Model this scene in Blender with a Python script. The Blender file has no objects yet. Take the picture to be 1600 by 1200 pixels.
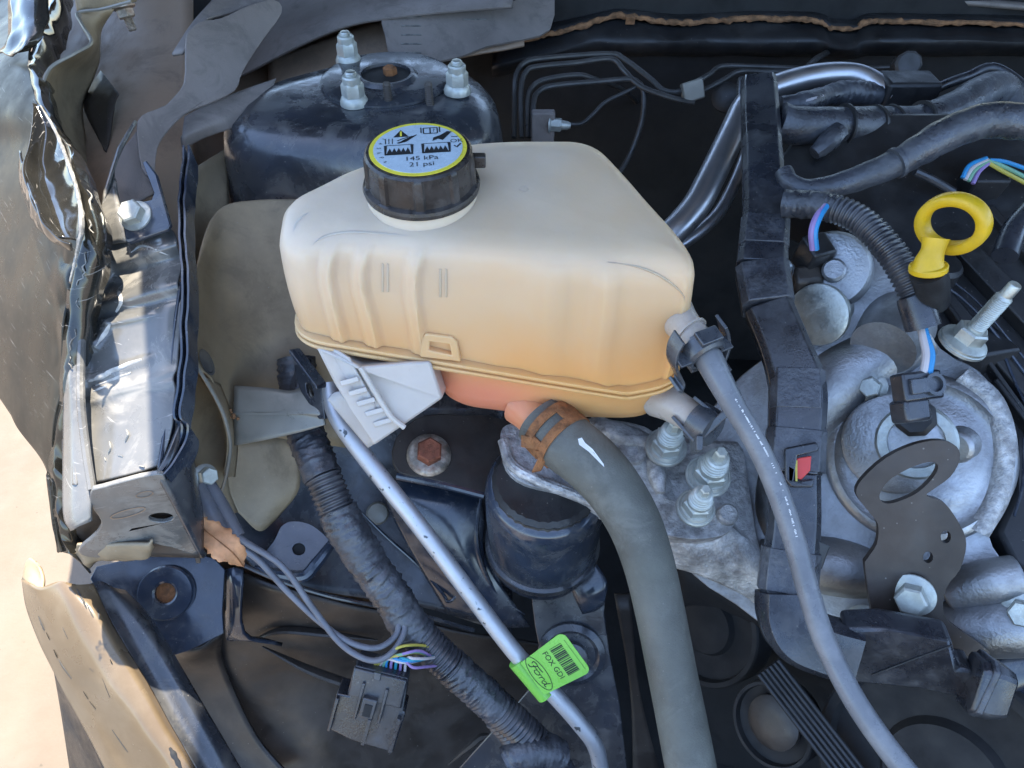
import bpy, bmesh, math, random
from mathutils import Vector, Matrix, noise
from mathutils.bvhtree import BVHTree
from mathutils.geometry import tessellate_polygon
random.seed(7)
R = math.radians
SC = bpy.context.scene
COL = SC.collection
V = Vector

# ------------------------------------------------------------------ camera
FOC = 1164.0                                  # focal length in photo pixels (1600 wide)
CAMZ = 1.25
cam_d = bpy.data.cameras.new('camera'); cam = bpy.data.objects.new('camera', cam_d); COL.objects.link(cam)
cam_d.sensor_width = 36; cam_d.lens = 36 * FOC / 1600; cam_d.clip_start = .02; cam_d.clip_end = 400
cam.location = (0, 0, CAMZ); cam.rotation_euler = (R(45), 0, 0)
SC.camera = cam

# ------------------------------------------------------------------ world, sun, exposure
SUN = V((.05, .28, 1.0)).normalized()         # towards the sun: high, from behind the firewall
wd = bpy.data.worlds.new('World'); SC.world = wd; wd.use_nodes = True
nt = wd.node_tree; bg = nt.nodes['Background']
sky = nt.nodes.new('ShaderNodeTexSky'); sky.sky_type = 'NISHITA'; sky.sun_disc = False
sky.sun_elevation = math.asin(SUN.z); sky.sun_rotation = math.atan2(SUN.x, SUN.y)
sky.air_density = 1.0; sky.dust_density = 1.0; sky.ozone_density = 1.7
nt.links.new(sky.outputs[0], bg.inputs[0]); bg.inputs[1].default_value = .15
sl = bpy.data.lights.new('sun', 'SUN'); sl.energy = 3.8; sl.angle = R(.5); sl.color = (1, .90, .75)
so = bpy.data.objects.new('sun', sl); COL.objects.link(so); so.rotation_euler = SUN.to_track_quat('Z', 'Y').to_euler()
vs_ = SC.view_settings; vs_.view_transform = 'Standard'; vs_.look = 'None'; vs_.gamma = 1; vs_.use_curve_mapping = False
vs_.exposure = 2.2
SC.cycles.max_bounces = 7; SC.cycles.transparent_max_bounces = 8
SC.cycles.use_denoising = True

# ------------------------------------------------------------------ helpers
CF = V((0, math.cos(R(45)), -math.sin(R(45)))); CU = V((0, math.sin(R(45)), math.cos(R(45)))); CR = V((1, 0, 0))
CAM = V((0, 0, CAMZ))
def ray(px, py): return CF + CR * ((px - 800) / FOC) + CU * ((600 - py) / FOC)
def at(px, py, d=None, z=None, y=None):
    """point of the place seen at photo pixel px,py: at depth d, height z (below the lens) or distance y"""
    r = ray(px, py)
    if d is None: d = z / r.z if z is not None else y / r.y
    return CAM + r * d
def A(*t): return [at(*p) for p in t]
def plane3(a, b, c):
    a, b, c = at(*a), at(*b), at(*c); n = (b - a).cross(c - a).normalized()
    if n.dot(CAM - a) < 0: n = -n
    return a, n
def hit(pl, px, py, lift=0):
    r = ray(px, py); p0, n = pl
    return CAM + r * ((p0 - CAM).dot(n) / r.dot(n)) + n * lift
def cr(pts, n, closed=False):
    """Catmull-Rom through points (Vectors of any size), n samples per span"""
    P = list(pts); m = len(P); out = []
    spans = m if closed else m - 1
    for i in range(spans):
        if closed: p0, p1, p2, p3 = P[(i-1) % m], P[i], P[(i+1) % m], P[(i+2) % m]
        else:
            p1, p2 = P[i], P[i+1]; p0 = P[i-1] if i else p1*2 - p2; p3 = P[i+2] if i+2 < m else p2*2 - p1
        for k in range(n):
            t = k / n
            out.append(p1 + (p2-p0)*(.5*t) + (p0*2 - p1*5 + p2*4 - p3)*(.5*t*t) + (p1*3 - p0 - p2*3 + p3)*(.5*t*t*t))
    if not closed: out.append(P[-1].copy())
    return out
def smooth_px(o, n=4, closed=True): return [(v.x, v.y) for v in cr([V(p) for p in o], n, closed)]
def frame(n, up=V((0, 0, 1))):
    n = n.normalized(); x = up.cross(n)
    if x.length < 1e-4: x = V((1, 0, 0)).cross(n)
    x.normalize(); return x, n.cross(x), n
def proj(p):
    q = p - CAM; d = q.dot(CF); return 800 + FOC*q.dot(CR)/d, 600 - FOC*q.dot(CU)/d
class Fr:                                      # a flat frame to draw on
    def __init__(s, o, ex, ey): s.o, s.x, s.y = o, ex, ey; s.n = ex.cross(ey).normalized()
    def p(s, u, v, h=0): return s.o + s.x*u + s.y*v + s.n*h

class MB:
    def __init__(s): s.v = []; s.f = []
    def add(s, vs, fs):
        b = len(s.v); s.v += [V(p) for p in vs]; s.f += [tuple(b+i for i in f) for f in fs]; return s
    def rings(s, rs, cap0=True, cap1=True, closed=True):
        n = len(rs[0]); vs = [p for r in rs for p in r]; fs = []
        for i in range(len(rs)-1):
            for k in range(n if closed else n-1):
                a, b = i*n+k, i*n+(k+1) % n; fs.append((a, b, b+n, a+n))
        if cap0: fs.append(tuple(range(n-1, -1, -1)))
        if cap1: fs.append(tuple((len(rs)-1)*n+k for k in range(n)))
        return s.add(vs, fs)
    def tube(s, pts, r, seg=12, sm=6, rfun=None, caps=True, step=None, flat=None, up=None):
        """pts: Vectors; r: number or one per point; step: resample length"""
        rr = r if isinstance(r, (list, tuple)) else [r]*len(pts)
        if len(pts) < 2: pts = [V((0, 1.2, .6)), V((0, 1.2, .601))]; rr = [.0001]*2; print('SHORT TUBE')
        q = [V((p.x, p.y, p.z, w)) for p, w in zip(pts, rr)]
        if sm and len(q) > 2: q = cr(q, sm)
        if step:
            d = [0]
            for a, b in zip(q, q[1:]): d.append(d[-1] + (b.xyz-a.xyz).length)
            n = max(2, int(d[-1]/step)); o = []; j = 0
            for i in range(n+1):
                t = d[-1]*i/n
                while j < len(q)-2 and d[j+1] < t: j += 1
                k = (t-d[j])/max(1e-9, d[j+1]-d[j]); o.append(q[j].lerp(q[j+1], k))
            q = o
        P = [p.xyz for p in q]; T = []
        for i in range(len(P)): T.append((P[min(i+1, len(P)-1)] - P[max(i-1, 0)]).normalized())
        x = frame(T[0], up or V((.13, .31, 1)))[0]; rs = []; L = 0
        for i, (p, t) in enumerate(zip(P, T)):
            x = (x - t*x.dot(t)).normalized(); y = t.cross(x)
            if i: L += (p-P[i-1]).length
            ring = []
            for k in range(seg):
                a = 2*math.pi*k/seg; w = q[i][3]
                if rfun: w *= rfun(L, a)
                ring.append(p + x*(math.cos(a)*w) + y*(math.sin(a)*w*(flat or 1)))
            rs.append(ring)
        return s.rings(rs, caps, caps)
    def lathe(s, prof, o, ax, seg=32, rfun=None, up=V((0, .2, 1)), cap0=True, cap1=True, a0=0):
        x, y, n = frame(ax, up); rs = []
        for j, (r, h) in enumerate(prof):
            ring = []
            for k in range(seg):
                a = 2*math.pi*k/seg + a0; w = r * (rfun(j, a) if rfun else 1)
                ring.append(o + n*h + x*(math.cos(a)*w) + y*(math.sin(a)*w))
            rs.append(ring)
        return s.rings(rs, cap0, cap1)
    def box(s, o, ex, ey, ez):                 # half-extents as vectors
        c = [o + ex*i + ey*j + ez*k for k in (-1, 1) for j in (-1, 1) for i in (-1, 1)]
        return s.add(c, [(0, 2, 3, 1), (4, 5, 7, 6), (0, 1, 5, 4), (2, 6, 7, 3), (0, 4, 6, 2), (1, 3, 7, 5)])
    def prism(s, out, n, th, holes=()):
        """flat outline (points) with holes, thickness th away from n"""
        loops = [list(out)] + [list(h) for h in holes]; flat = [p for l in loops for p in l]
        b = len(flat); vs = flat + [p - n*th for p in flat]; fs = []
        for t in tessellate_polygon(loops):
            a, c, d = t
            nn = (flat[c]-flat[a]).cross(flat[d]-flat[a])
            if nn.length < 1e-14: continue
            if nn.dot(n) < 0: a, d = d, a
            fs += [(a, c, d), (a+b, d+b, c+b)]
        k = 0
        for l in loops:
            m = len(l)
            for i in range(m):
                i0, i1 = k+i, k+(i+1) % m; fs.append((i0, i1, i1+b, i0+b))
            k += m
        return s.add(vs, fs)
    def grid(s, rows, nu=6, nv=6, wob=0, wsc=30):
        g = [cr(r, nu) for r in rows]; c = [cr(list(x), nv) for x in zip(*g)]
        if wob:
            c = [[p + noise.noise_vector(p*wsc)*wob for p in q] for q in c]
        n = len(c[0]); fs = [(i*n+k, i*n+k+1, (i+1)*n+k+1, (i+1)*n+k) for i in range(len(c)-1) for k in range(n-1)]
        return s.add([p for q in c for p in q], fs)
    def hexnut(s, o, ax, r, h, r_fl=0, h_fl=0, cham=.12, rot=0, wash=0):
        p = []
        if wash: s.lathe([(wash, 0), (wash, .0022), (wash*.97, .0026)], o, ax, 28); o = o + ax.normalized()*.0025
        if r_fl: s.lathe([(r_fl, 0), (r_fl, h_fl*.45), (r*1.02, h_fl)], o, ax, 28)
        s.lathe([(r, h_fl*.6), (r, h_fl+h*(1-cham)), (r*.86, h_fl+h)], o, ax, 6, a0=rot); return s
    def stud(s, o, ax, r, h, pitch=.00125, tip=True):
        n = max(4, int(h/pitch)); pr = []
        for i in range(n):
            z = i*h/n; pr += [(r, z), (r*.88, z+h/n*.5)]
        pr += [(r*.8, h), (r*.7, h*1.03)]
        return s.lathe(pr, o, ax, 16)
W = {}
def dirt(o, label, cat, group=None, kind=None):
    if label: o['label'] = label
    if cat: o['category'] = cat
    if group: o['group'] = group
    if kind: o['kind'] = kind
    return o
def thing(name, label, cat, loc, group=None):
    o = bpy.data.objects.new(name, None); COL.objects.link(o); o.location = loc; o.empty_display_size = .02
    W[o.name] = V(loc); return dirt(o, label, cat, group)
def mk(name, mb, m, parent=None, smooth=35, bevel=0, solid=0, sub=0, label=None, cat=None, kind=None, group=None, soff=-1, wn=True):
    me = bpy.data.meshes.new(name)
    lo = V([min(p[i] for p in mb.v) for i in range(3)]); hi = V([max(p[i] for p in mb.v) for i in range(3)])
    c = V(((lo.x+hi.x)/2, (lo.y+hi.y)/2, lo.z))
    me.from_pydata([p - c for p in mb.v], [], mb.f); me.validate()
    bm = bmesh.new(); bm.from_mesh(me)
    bmesh.ops.recalc_face_normals(bm, faces=bm.faces)
    if solid:                                  # open sheet: turn it towards the viewer's side, thickness goes behind
        bm.normal_update()
        if sum(f.normal.dot(CAM - c - f.calc_center_median())*f.calc_area() for f in bm.faces) < 0: bmesh.ops.reverse_faces(bm, faces=bm.faces)
    bm.to_mesh(me); bm.free()
    me.materials.append(m)
    if smooth:
        me.polygons.foreach_set('use_smooth', [True]*len(me.polygons)); me.set_sharp_from_angle(angle=R(smooth))
    o = bpy.data.objects.new(name, me); COL.objects.link(o); W[o.name] = c
    if parent: o.parent = parent; o.location = c - W[parent.name]
    else: o.location = c
    if solid: md = o.modifiers.new('thickness', 'SOLIDIFY'); md.thickness = solid; md.offset = soff
    if bevel:
        md = o.modifiers.new('edge', 'BEVEL'); md.width = bevel; md.segments = 2; md.limit_method = 'ANGLE'; md.angle_limit = R(40); md.harden_normals = False
    if sub: md = o.modifiers.new('round', 'SUBSURF'); md.levels = sub; md.render_levels = sub
    return dirt(o, label, cat, group, kind)
def text_mb(mb, body, fr, u, v, size, h=.0003, align='CENTER', shear=0, rot=0):
    cu = bpy.data.curves.new('t', 'FONT'); cu.body = body; cu.size = size; cu.align_x = align; cu.align_y = 'CENTER'; cu.shear = shear
    cu.resolution_u = 3
    o = bpy.data.objects.new('t', cu); COL.objects.link(o); bpy.context.view_layer.update()
    me = bpy.data.meshes.new_from_object(o.evaluated_get(bpy.context.evaluated_depsgraph_get()))
    ca, sa = math.cos(rot), math.sin(rot)
    mb.add([fr.p(u + p.co.x*ca - p.co.y*sa, v + p.co.x*sa + p.co.y*ca, h) for p in me.vertices], [tuple(p.vertices) for p in me.polygons])
    bpy.data.objects.remove(o); bpy.data.meshes.remove(me); bpy.data.curves.remove(cu)
def stroke(mb, fr, pts, w, h=.0003, sm=5):
    q = cr([V((a, b)) for a, b in pts], sm) if sm and len(pts) > 2 else [V(p) for p in pts]
    L, Rr = [], []
    for i, p in enumerate(q):
        t = (q[min(i+1, len(q)-1)] - q[max(i-1, 0)]); t = t.normalized() if t.length else V((1, 0)); nrm = V((-t.y, t.x))*w/2
        L.append(fr.p(*(p+nrm), h)); Rr.append(fr.p(*(p-nrm), h))
    n = len(q); mb.add(L+Rr, [(i, i+n, i+n+1, i+1) for i in range(n-1)])
def flat(mb, fr, pts, h=.0003): mb.add([fr.p(u, v, h) for u, v in pts], [tuple(range(len(pts)))])

# ------------------------------------------------------------------ materials
def mat(name, col, rough=.5, metal=0, var=.25, sc=25, bump=0, bsc=250, dust=0, dcol=(.30, .26, .21), dsc=18, coat=0, spots=None, sss=0, rvar=.12, scratch=0, spec=.5, speck=0, grime=0, gcol=(.02, .018, .016), gsc=45):
    m = bpy.data.materials.new(name); m.use_nodes = True; t = m.node_tree; n = t.nodes; l = t.links
    b = n['Principled BSDF']; g = n.new('ShaderNodeNewGeometry')
    def nz(scale, det=6, ro=.6, dist=0):
        x = n.new('ShaderNodeTexNoise'); x.inputs['Scale'].default_value = scale; x.inputs['Detail'].default_value = det
        x.inputs['Roughness'].default_value = ro; x.inputs['Distortion'].default_value = dist; l.new(g.outputs['Position'], x.inputs['Vector']); return x.outputs['Fac']
    def ramp(f, a, b_):
        x = n.new('ShaderNodeMapRange'); x.inputs[1].default_value = a; x.inputs[2].default_value = b_; x.interpolation_type = 'SMOOTHSTEP'; l.new(f, x.inputs[0]); return x.outputs[0]
    def mix(f, a, c):
        x = n.new('ShaderNodeMix'); x.data_type = 'RGBA'
        for s_, v_ in ((x.inputs[0], f), (x.inputs[6], a), (x.inputs[7], c)):
            if isinstance(v_, (tuple, list)): s_.default_value = (*v_[:3], 1)
            elif isinstance(v_, (int, float)): s_.default_value = v_
            else: l.new(v_, s_)
        return x.outputs[2]
    def fmul(f, k, add=0):
        x = n.new('ShaderNodeMath'); x.operation = 'MULTIPLY_ADD'; l.new(f, x.inputs[0]); x.inputs[1].default_value = k; x.inputs[2].default_value = add; return x.outputs[0]
    n1 = nz(sc)
    c = mix(ramp(n1, .3, .7), [k*(1-var) for k in col], [min(1, k*(1+var)) for k in col])
    rr = fmul(ramp(nz(sc*2.3), .3, .7), rvar*2, rough-rvar)
    if dust:
        f = fmul(ramp(nz(dsc, 9, .68), .42, .72), dust)
        c = mix(f, c, dcol)
        x = n.new('ShaderNodeMath'); x.operation = 'MULTIPLY_ADD'; l.new(f, x.inputs[0]); x.inputs[1].default_value = .5; l.new(rr, x.inputs[2]); rr = x.outputs[0]
    if grime:                                  # streaky darker or paler soiling
        f = fmul(ramp(nz(gsc, 10, .72, .6), .48, .64), grime); c = mix(f, c, gcol)
        x = n.new('ShaderNodeMath'); x.operation = 'MULTIPLY_ADD'; l.new(f, x.inputs[0]); x.inputs[1].default_value = .3; l.new(rr, x.inputs[2]); rr = x.outputs[0]
    if speck:                                  # grit: small pale dots of random size
        vo = n.new('ShaderNodeTexVoronoi'); vo.inputs['Scale'].default_value = 230; l.new(g.outputs['Position'], vo.inputs['Vector'])
        sepc = n.new('ShaderNodeSeparateColor'); l.new(vo.outputs['Color'], sepc.inputs[0])
        th = fmul(ramp(sepc.outputs[0], .72, 1.0), .15)
        lt = n.new('ShaderNodeMath'); lt.operation = 'LESS_THAN'; l.new(vo.outputs['Distance'], lt.inputs[0]); l.new(th, lt.inputs[1])
        c = mix(fmul(lt.outputs[0], speck), c, (.34, .31, .27))
    if spots:                                  # (scale, threshold, colour)
        f = ramp(nz(spots[0], 3, .5), spots[1], spots[1]+.05); c = mix(f, c, spots[2])
    if scratch:
        x = n.new('ShaderNodeTexNoise'); x.inputs['Scale'].default_value = 1; x.inputs['Detail'].default_value = 4
        mp = n.new('ShaderNodeMapping'); mp.inputs['Scale'].default_value = (40, 40, 900); mp.inputs['Rotation'].default_value = (.6, .5, .4)
        l.new(g.outputs['Position'], mp.inputs[0]); l.new(mp.outputs[0], x.inputs['Vector'])
        c = mix(fmul(ramp(x.outputs['Fac'], .66, .72), scratch), c, (.55, .53, .5))
    l.new(c, b.inputs['Base Color']); l.new(rr, b.inputs['Roughness'])
    b.inputs['Metallic'].default_value = metal; b.inputs['Specular IOR Level'].default_value = spec
    if coat: b.inputs['Coat Weight'].default_value = coat; b.inputs['Coat Roughness'].default_value = .06
    if sss:
        b.inputs['Subsurface Weight'].default_value = sss; b.inputs['Subsurface Radius'].default_value = (1, .7, .4); b.inputs['Subsurface Scale'].default_value = .018
    if bump:
        x = n.new('ShaderNodeBump'); x.inputs['Strength'].default_value = min(1, bump); x.inputs['Distance'].default_value = .0012 * max(1, bump)
        l.new(nz(bsc, 5, .6), x.inputs['Height']); l.new(x.outputs[0], b.inputs['Normal'])
    return m
M = {}
M['car_paint'] = mat('car_paint', (.014, .014, .013), .08, 0, .3, 12, dust=.22, dcol=(.12, .108, .078), dsc=9, coat=.4, scratch=.35, rvar=.04, spec=.5, speck=.35)
M['e_coat'] = mat('e_coat', (.034, .038, .046), .22, 0, .35, 14, bump=.12, bsc=120, dust=.35, dcol=(.10, .095, .085), dsc=16, rvar=.1, speck=.5, grime=.55, gcol=(.125, .12, .11), gsc=30, spec=.85)
M['e_coat_clean'] = mat('e_coat_clean', (.026, .036, .056), .15, 0, .3, 14, bump=.06, bsc=60, dust=.28, dcol=(.12, .115, .105), dsc=30, rvar=.07, speck=.3, grime=.35, gcol=(.13, .13, .125), gsc=38, spec=.85)
M['olive'] = mat('olive_primer', (.345, .265, .165), .42, 0, .25, 7, bump=.1, bsc=400, dust=.45, dcol=(.16, .135, .10), dsc=11, spots=(330, .74, (.3, .28, .24)), speck=.45, grime=.35, gcol=(.11, .09, .065), gsc=14)
M['brown_panel'] = mat('brown_panel', (.30, .205, .135), .5, 0, .2, 6, bump=.1, bsc=300, dust=.4, dcol=(.15, .125, .10), dsc=12, speck=.35, grime=.35, gcol=(.10, .08, .06), gsc=16)
M['grey_plastic'] = mat('grey_plastic', (.22, .19, .17), .48, 0, .18, 9, bump=.25, bsc=900, dust=.5, dcol=(.17, .15, .135), dsc=10, spots=(420, .75, (.3, .28, .25)), speck=.45, grime=.4, gcol=(.10, .085, .075), gsc=22)
M['lamp_panel'] = mat('lamp_panel_paint', (.112, .112, .108), .20, 0, .3, 10, bump=.1, bsc=90, dust=.4, dcol=(.20, .19, .17), dsc=14, scratch=.5, rvar=.1, speck=.3, grime=.55, gcol=(.30, .285, .255), gsc=26, spec=.85)
M['black_plastic'] = mat('black_plastic', (.020, .022, .028), .26, 0, .3, 20, bump=.15, bsc=700, dust=.35, dcol=(.09, .09, .09), dsc=22, speck=.3, grime=.25, gcol=(.09, .09, .095), gsc=60, spec=.85)
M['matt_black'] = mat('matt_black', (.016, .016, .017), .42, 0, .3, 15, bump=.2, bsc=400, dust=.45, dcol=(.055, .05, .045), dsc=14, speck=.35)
M['satin_black'] = mat('satin_black', (.040, .033, .028), .40, .1, .3, 15, bump=.12, bsc=250, dust=.35, dcol=(.085, .065, .05), dsc=14, speck=.35, grime=.3, gcol=(.09, .075, .06), gsc=20)
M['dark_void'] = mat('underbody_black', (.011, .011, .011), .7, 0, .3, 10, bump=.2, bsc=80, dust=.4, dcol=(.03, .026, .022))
M['cap_plastic'] = mat('cap_plastic', (.024, .021, .020), .30, 0, .2, 40, bump=.12, bsc=900, dust=.35, dcol=(.09, .08, .078), dsc=40, grime=.3, gcol=(.11, .105, .10), gsc=70)
M['rubber'] = mat('hose_rubber', (.095, .096, .082), .52, 0, .25, 16, bump=.6, bsc=700, dust=.55, dcol=(.15, .155, .13), dsc=18, speck=.25, grime=.4, gcol=(.20, .20, .175), gsc=26)
M['grey_rubber'] = mat('vent_hose_rubber', (.135, .142, .155), .30, 0, .15, 25, bump=.12, bsc=700, dust=.45, dcol=(.33, .33, .33), dsc=22)
M['wire_grey'] = mat('wire_grey', (.13, .135, .155), .4, 0, .2, 40, dust=.3)
M['tape'] = mat('cloth_tape', (.034, .037, .045), .30, 0, .4, 40, bump=.7, bsc=260, dust=.5, dcol=(.10, .105, .115), dsc=30, speck=.3, grime=.4, gcol=(.12, .122, .13), gsc=55, spec=.85)
M['conduit'] = mat('corrugated_conduit', (.036, .038, .045), .32, 0, .25, 40, dust=.5, dcol=(.10, .095, .095), dsc=40, speck=.2, spec=.85)
M['cast_alu'] = mat('cast_aluminium', (.40, .405, .41), .40, .9, .35, 9, bump=.5, bsc=380, dust=.45, dcol=(.17, .155, .145), dsc=13, rvar=.12, speck=.2, grime=.3, gcol=(.17, .16, .155), gsc=24)
M['rough_alu'] = mat('corroded_aluminium', (.50, .495, .485), .50, .45, .4, 60, bump=2.2, bsc=170, dust=.55, dcol=(.16, .14, .135), dsc=75, rvar=.12)
M['alu_pipe'] = mat('aluminium_pipe', (.50, .515, .54), .50, .7, .12, 12, bump=.15, bsc=300, spots=(150, .66, (.10, .11, .12)), rvar=.08)
M['bright_pipe'] = mat('bright_pipe', (.58, .58, .60), .32, .9, .1, 15, bump=.05, rvar=.05, dust=.15)
M['zinc'] = mat('zinc_plate', (.50, .52, .48), .40, .75, .22, 90, bump=.3, bsc=500, dust=.4, dcol=(.30, .28, .24), dsc=90)
M['zinc_pale'] = mat('pale_zinc_plate', (.47, .49, .45), .40, .45, .15, 80, bump=.25, bsc=500, dust=.35, dcol=(.35, .33, .25), dsc=70)
M['rusty_bolt'] = mat('rusty_bolt', (.42, .36, .29), .38, .7, .5, 90, bump=.5, bsc=400, dust=.6, dcol=(.34, .12, .06), dsc=60)
M['rust'] = mat('rust', (.23, .095, .035), .72, .15, .5, 120, bump=.9, bsc=500, dust=.6, dcol=(.32, .15, .06), dsc=90)
M['line_black'] = mat('brake_line_coating', (.06, .058, .055), .38, .2, .25, 30, dust=.4, dcol=(.10, .09, .08))
M['yellow'] = mat('yellow_plastic', (.68, .42, .012), .36, 0, .08, 60, bump=.15, bsc=500, dust=.55, dcol=(.55, .36, .03), dsc=45, spots=(260, .72, (.25, .16, .02)))
M['green_tag'] = mat('green_tag', (.205, .53, .07), .32, 0, .05, 30)
M['ink'] = mat('black_ink', (.012, .013, .014), .6, 0, .05)
M['white_ink'] = mat('white_ink', (.72, .72, .70), .6, 0, .1)
M['label_yellow'] = mat('label_yellow', (.70, .60, .06), .35, 0, .08, 80)
M['label_pale'] = mat('label_pale', (.42, .50, .55), .28, 0, .06, 80)
M['wire_blue'] = mat('wire_blue', (.03, .24, .50), .35, 0, .1)
M['wire_white'] = mat('wire_white', (.50, .45, .44), .4, 0, .1)
M['wire_violet'] = mat('wire_violet', (.28, .19, .40), .4, 0, .1)
M['wire_yellow'] = mat('wire_yellow', (.46, .39, .07), .4, 0, .1)
M['wire_green'] = mat('wire_green', (.18, .36, .24), .4, 0, .1)
M['wire_teal'] = mat('wire_teal', (.02, .26, .34), .4, 0, .1)
M['red'] = mat('red_lock', (.62, .06, .05), .4, 0, .1)
M['foam'] = mat('old_foam', (.24, .12, .055), .9, 0, .5, 90, bump=1.5, bsc=260, dust=.5, dcol=(.24, .14, .075), dsc=80)
M['leaf'] = mat('dry_leaf', (.50, .24, .11), .7, 0, .25, 60, bump=.6, bsc=150)
M['torn'] = mat('torn_edge', (.22, .215, .20), .55, .2, .4, 120, bump=.8, bsc=300)
M['concrete'] = mat('concrete', (.146, .118, .090), .85, 0, .08, 5, bump=.6, bsc=120, dust=.35, dcol=(.19, .155, .12), dsc=3, spots=(90, .70, (.10, .083, .065)))
M['tan_paint'] = mat('tan_paint', (.125, .090, .053), .22, 0, .08, 5, dust=.25, dcol=(.36, .29, .20), dsc=9, spots=(46, .70, (.05, .045, .04)), coat=.2)
M['clip_plastic'] = mat('clip_plastic', (.045, .05, .058), .30, 0, .2, 60, bump=.12, bsc=800, dust=.4, dcol=(.10, .10, .10), dsc=60, spec=.85)
M['white_plastic'] = mat('white_plastic', (.50, .46, .42), .38, 0, .05, 30, bump=.1, bsc=300, sss=.25)
M['frost'] = mat('frosted_spout', (.47, .40, .33), .34, 0, .06, 30, sss=.3)
M['brushed_grey'] = mat('bare_bracket', (.27, .26, .225), .38, .3, .25, 20, bump=.15, bsc=300, dust=.45, dcol=(.17, .16, .13), dsc=20)
# tank plastic: natural polypropylene, stained by the coolant from the liquid level down
def tank_mat():
    m = mat('tank_plastic', (.60, .495, .375), .42, 0, .07, 16, bump=.14, bsc=140, sss=.45, rvar=.08, spec=.4)
    t = m.node_tree; n = t.nodes; l = t.links; b = n['Principled BSDF']; old = b.inputs['Base Color'].links[0].from_socket
    g = n.new('ShaderNodeNewGeometry'); sp = n.new('ShaderNodeSeparateXYZ'); nz = n.new('ShaderNodeTexNoise')
    nz.inputs['Scale'].default_value = 14; nz.inputs['Detail'].default_value = 7; l.new(g.outputs['Position'], nz.inputs['Vector'])
    l.new(g.outputs['Position'], sp.inputs[0])
    def mth(op, a, b_, c=None):
        x = n.new('ShaderNodeMath'); x.operation = op
        for i, v_ in enumerate((a, b_, c)):
            if v_ is None: continue
            if isinstance(v_, (int, float)): x.inputs[i].default_value = v_
            else: l.new(v_, x.inputs[i])
        return x.outputs[0]
    def sst(f, a, b_):
        x = n.new('ShaderNodeMapRange'); x.interpolation_type = 'SMOOTHSTEP'; x.inputs[1].default_value = a; x.inputs[2].default_value = b_; l.new(f, x.inputs[0]); return x.outputs[0]
    def mx(f, a, c):
        x = n.new('ShaderNodeMix'); x.data_type = 'RGBA'; l.new(f, x.inputs[0])
        if isinstance(a, tuple): x.inputs[6].default_value = (*a, 1)
        else: l.new(a, x.inputs[6])
        x.inputs[7].default_value = (*c, 1); return x.outputs[2]
    zz = mth('MULTIPLY_ADD', nz.outputs['Fac'], .085, sp.outputs[2])           # height with a wandering tide line
    zz = mth('MULTIPLY_ADD', sp.outputs[0], -.22, zz)                          # the car leans, the stain rises to the right
    zz = mth('SUBTRACT', zz, CAMZ)
    c = mx(sst(zz, -.205, -.315), old, (.66, .445, .25))
    c = mx(sst(zz, -.285, -.375), c, (.72, .37, .135))
    f2 = mth('MULTIPLY', sst(mth('SUBTRACT', sp.outputs[2], CAMZ), -.392, -.435), sst(sp.outputs[0], .06, -.02))
    c = mx(f2, c, (.74, .27, .155))
    l.new(c, b.inputs['Base Color']); return m
M['tank'] = tank_mat()
M['steel_plate'] = mat('black_oxide_plate', (.046, .035, .028), .42, .2, .3, 15, bump=.15, bsc=250, dust=.35, dcol=(.10, .075, .055), dsc=16, speck=.4)
M['red_rust'] = mat('red_rust', (.27, .085, .045), .5, .3, .4, 140, bump=.6, bsc=500, dust=.5, dcol=(.38, .16, .09), dsc=90)
M['scuff'] = mat('white_scuff', (.42, .41, .38), .6, 0, .3, 150)
M['dusty_paint'] = mat('dusty_black_paint', (.016, .015, .012), .30, 0, .35, 10, dust=.45, dcol=(.042, .037, .024), dsc=8, scratch=.2, rvar=.08, spec=.28, speck=.3)
def on_mesh(mb):
    t = BVHTree.FromPolygons([tuple(p) for p in mb.v], mb.f)
    def f(px, py, lift=0):
        h, n, _, _ = t.ray_cast(CAM, ray(px, py).normalized())
        if h is None: return None
        if n.dot(CAM - h) < 0: n = -n
        return h + n*lift
    f.tree = t
    return f
def scrape(mb, name, surf, pts, w, m, parent, lift=.0004, n=4):
    q = [surf(v.x, v.y, lift) for v in cr([V(p) for p in pts], n)]; q = [p for p in q if p]
    if len(q) < 2: return
    k = len(q); mb2 = MB(); mb2.tube(q, [w*(.25 + .75*math.sin(math.pi*(i+.4)/(k+.2)))*random.uniform(.6, 1.1) for i in range(k)], 6, 0, flat=.25, up=(CAM-q[0]).normalized().cross(q[-1]-q[0]).cross(q[-1]-q[0]))
    mk(name, mb2, m, parent)
# ================================================================== SETTING
b = MB(); b.add([(-80, -80, 0), (80, -80, 0), (80, 80, 0), (-80, 80, 0)], [(0, 1, 2, 3)])
mk('ground', b, M['concrete'], kind='structure', smooth=0)
b = MB(); b.box(V((.35, 1.10, .58)), V((.95, 0, 0)), V((0, .012, 0)), V((0, 0, .40)))
mk('firewall', b, M['dark_void'], kind='structure', smooth=0)
b = MB(); b.grid([[V((x, y, .22 + .05*noise.noise(V((x*5, y*5, 0))))) for x in (-.27, 0, .4, .8, 1.3)] for y in (-.35, 0, .35, .7, 1.09)], 4, 4)
mk('undertray', b, M['dark_void'], kind='structure', solid=.01)

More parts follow.
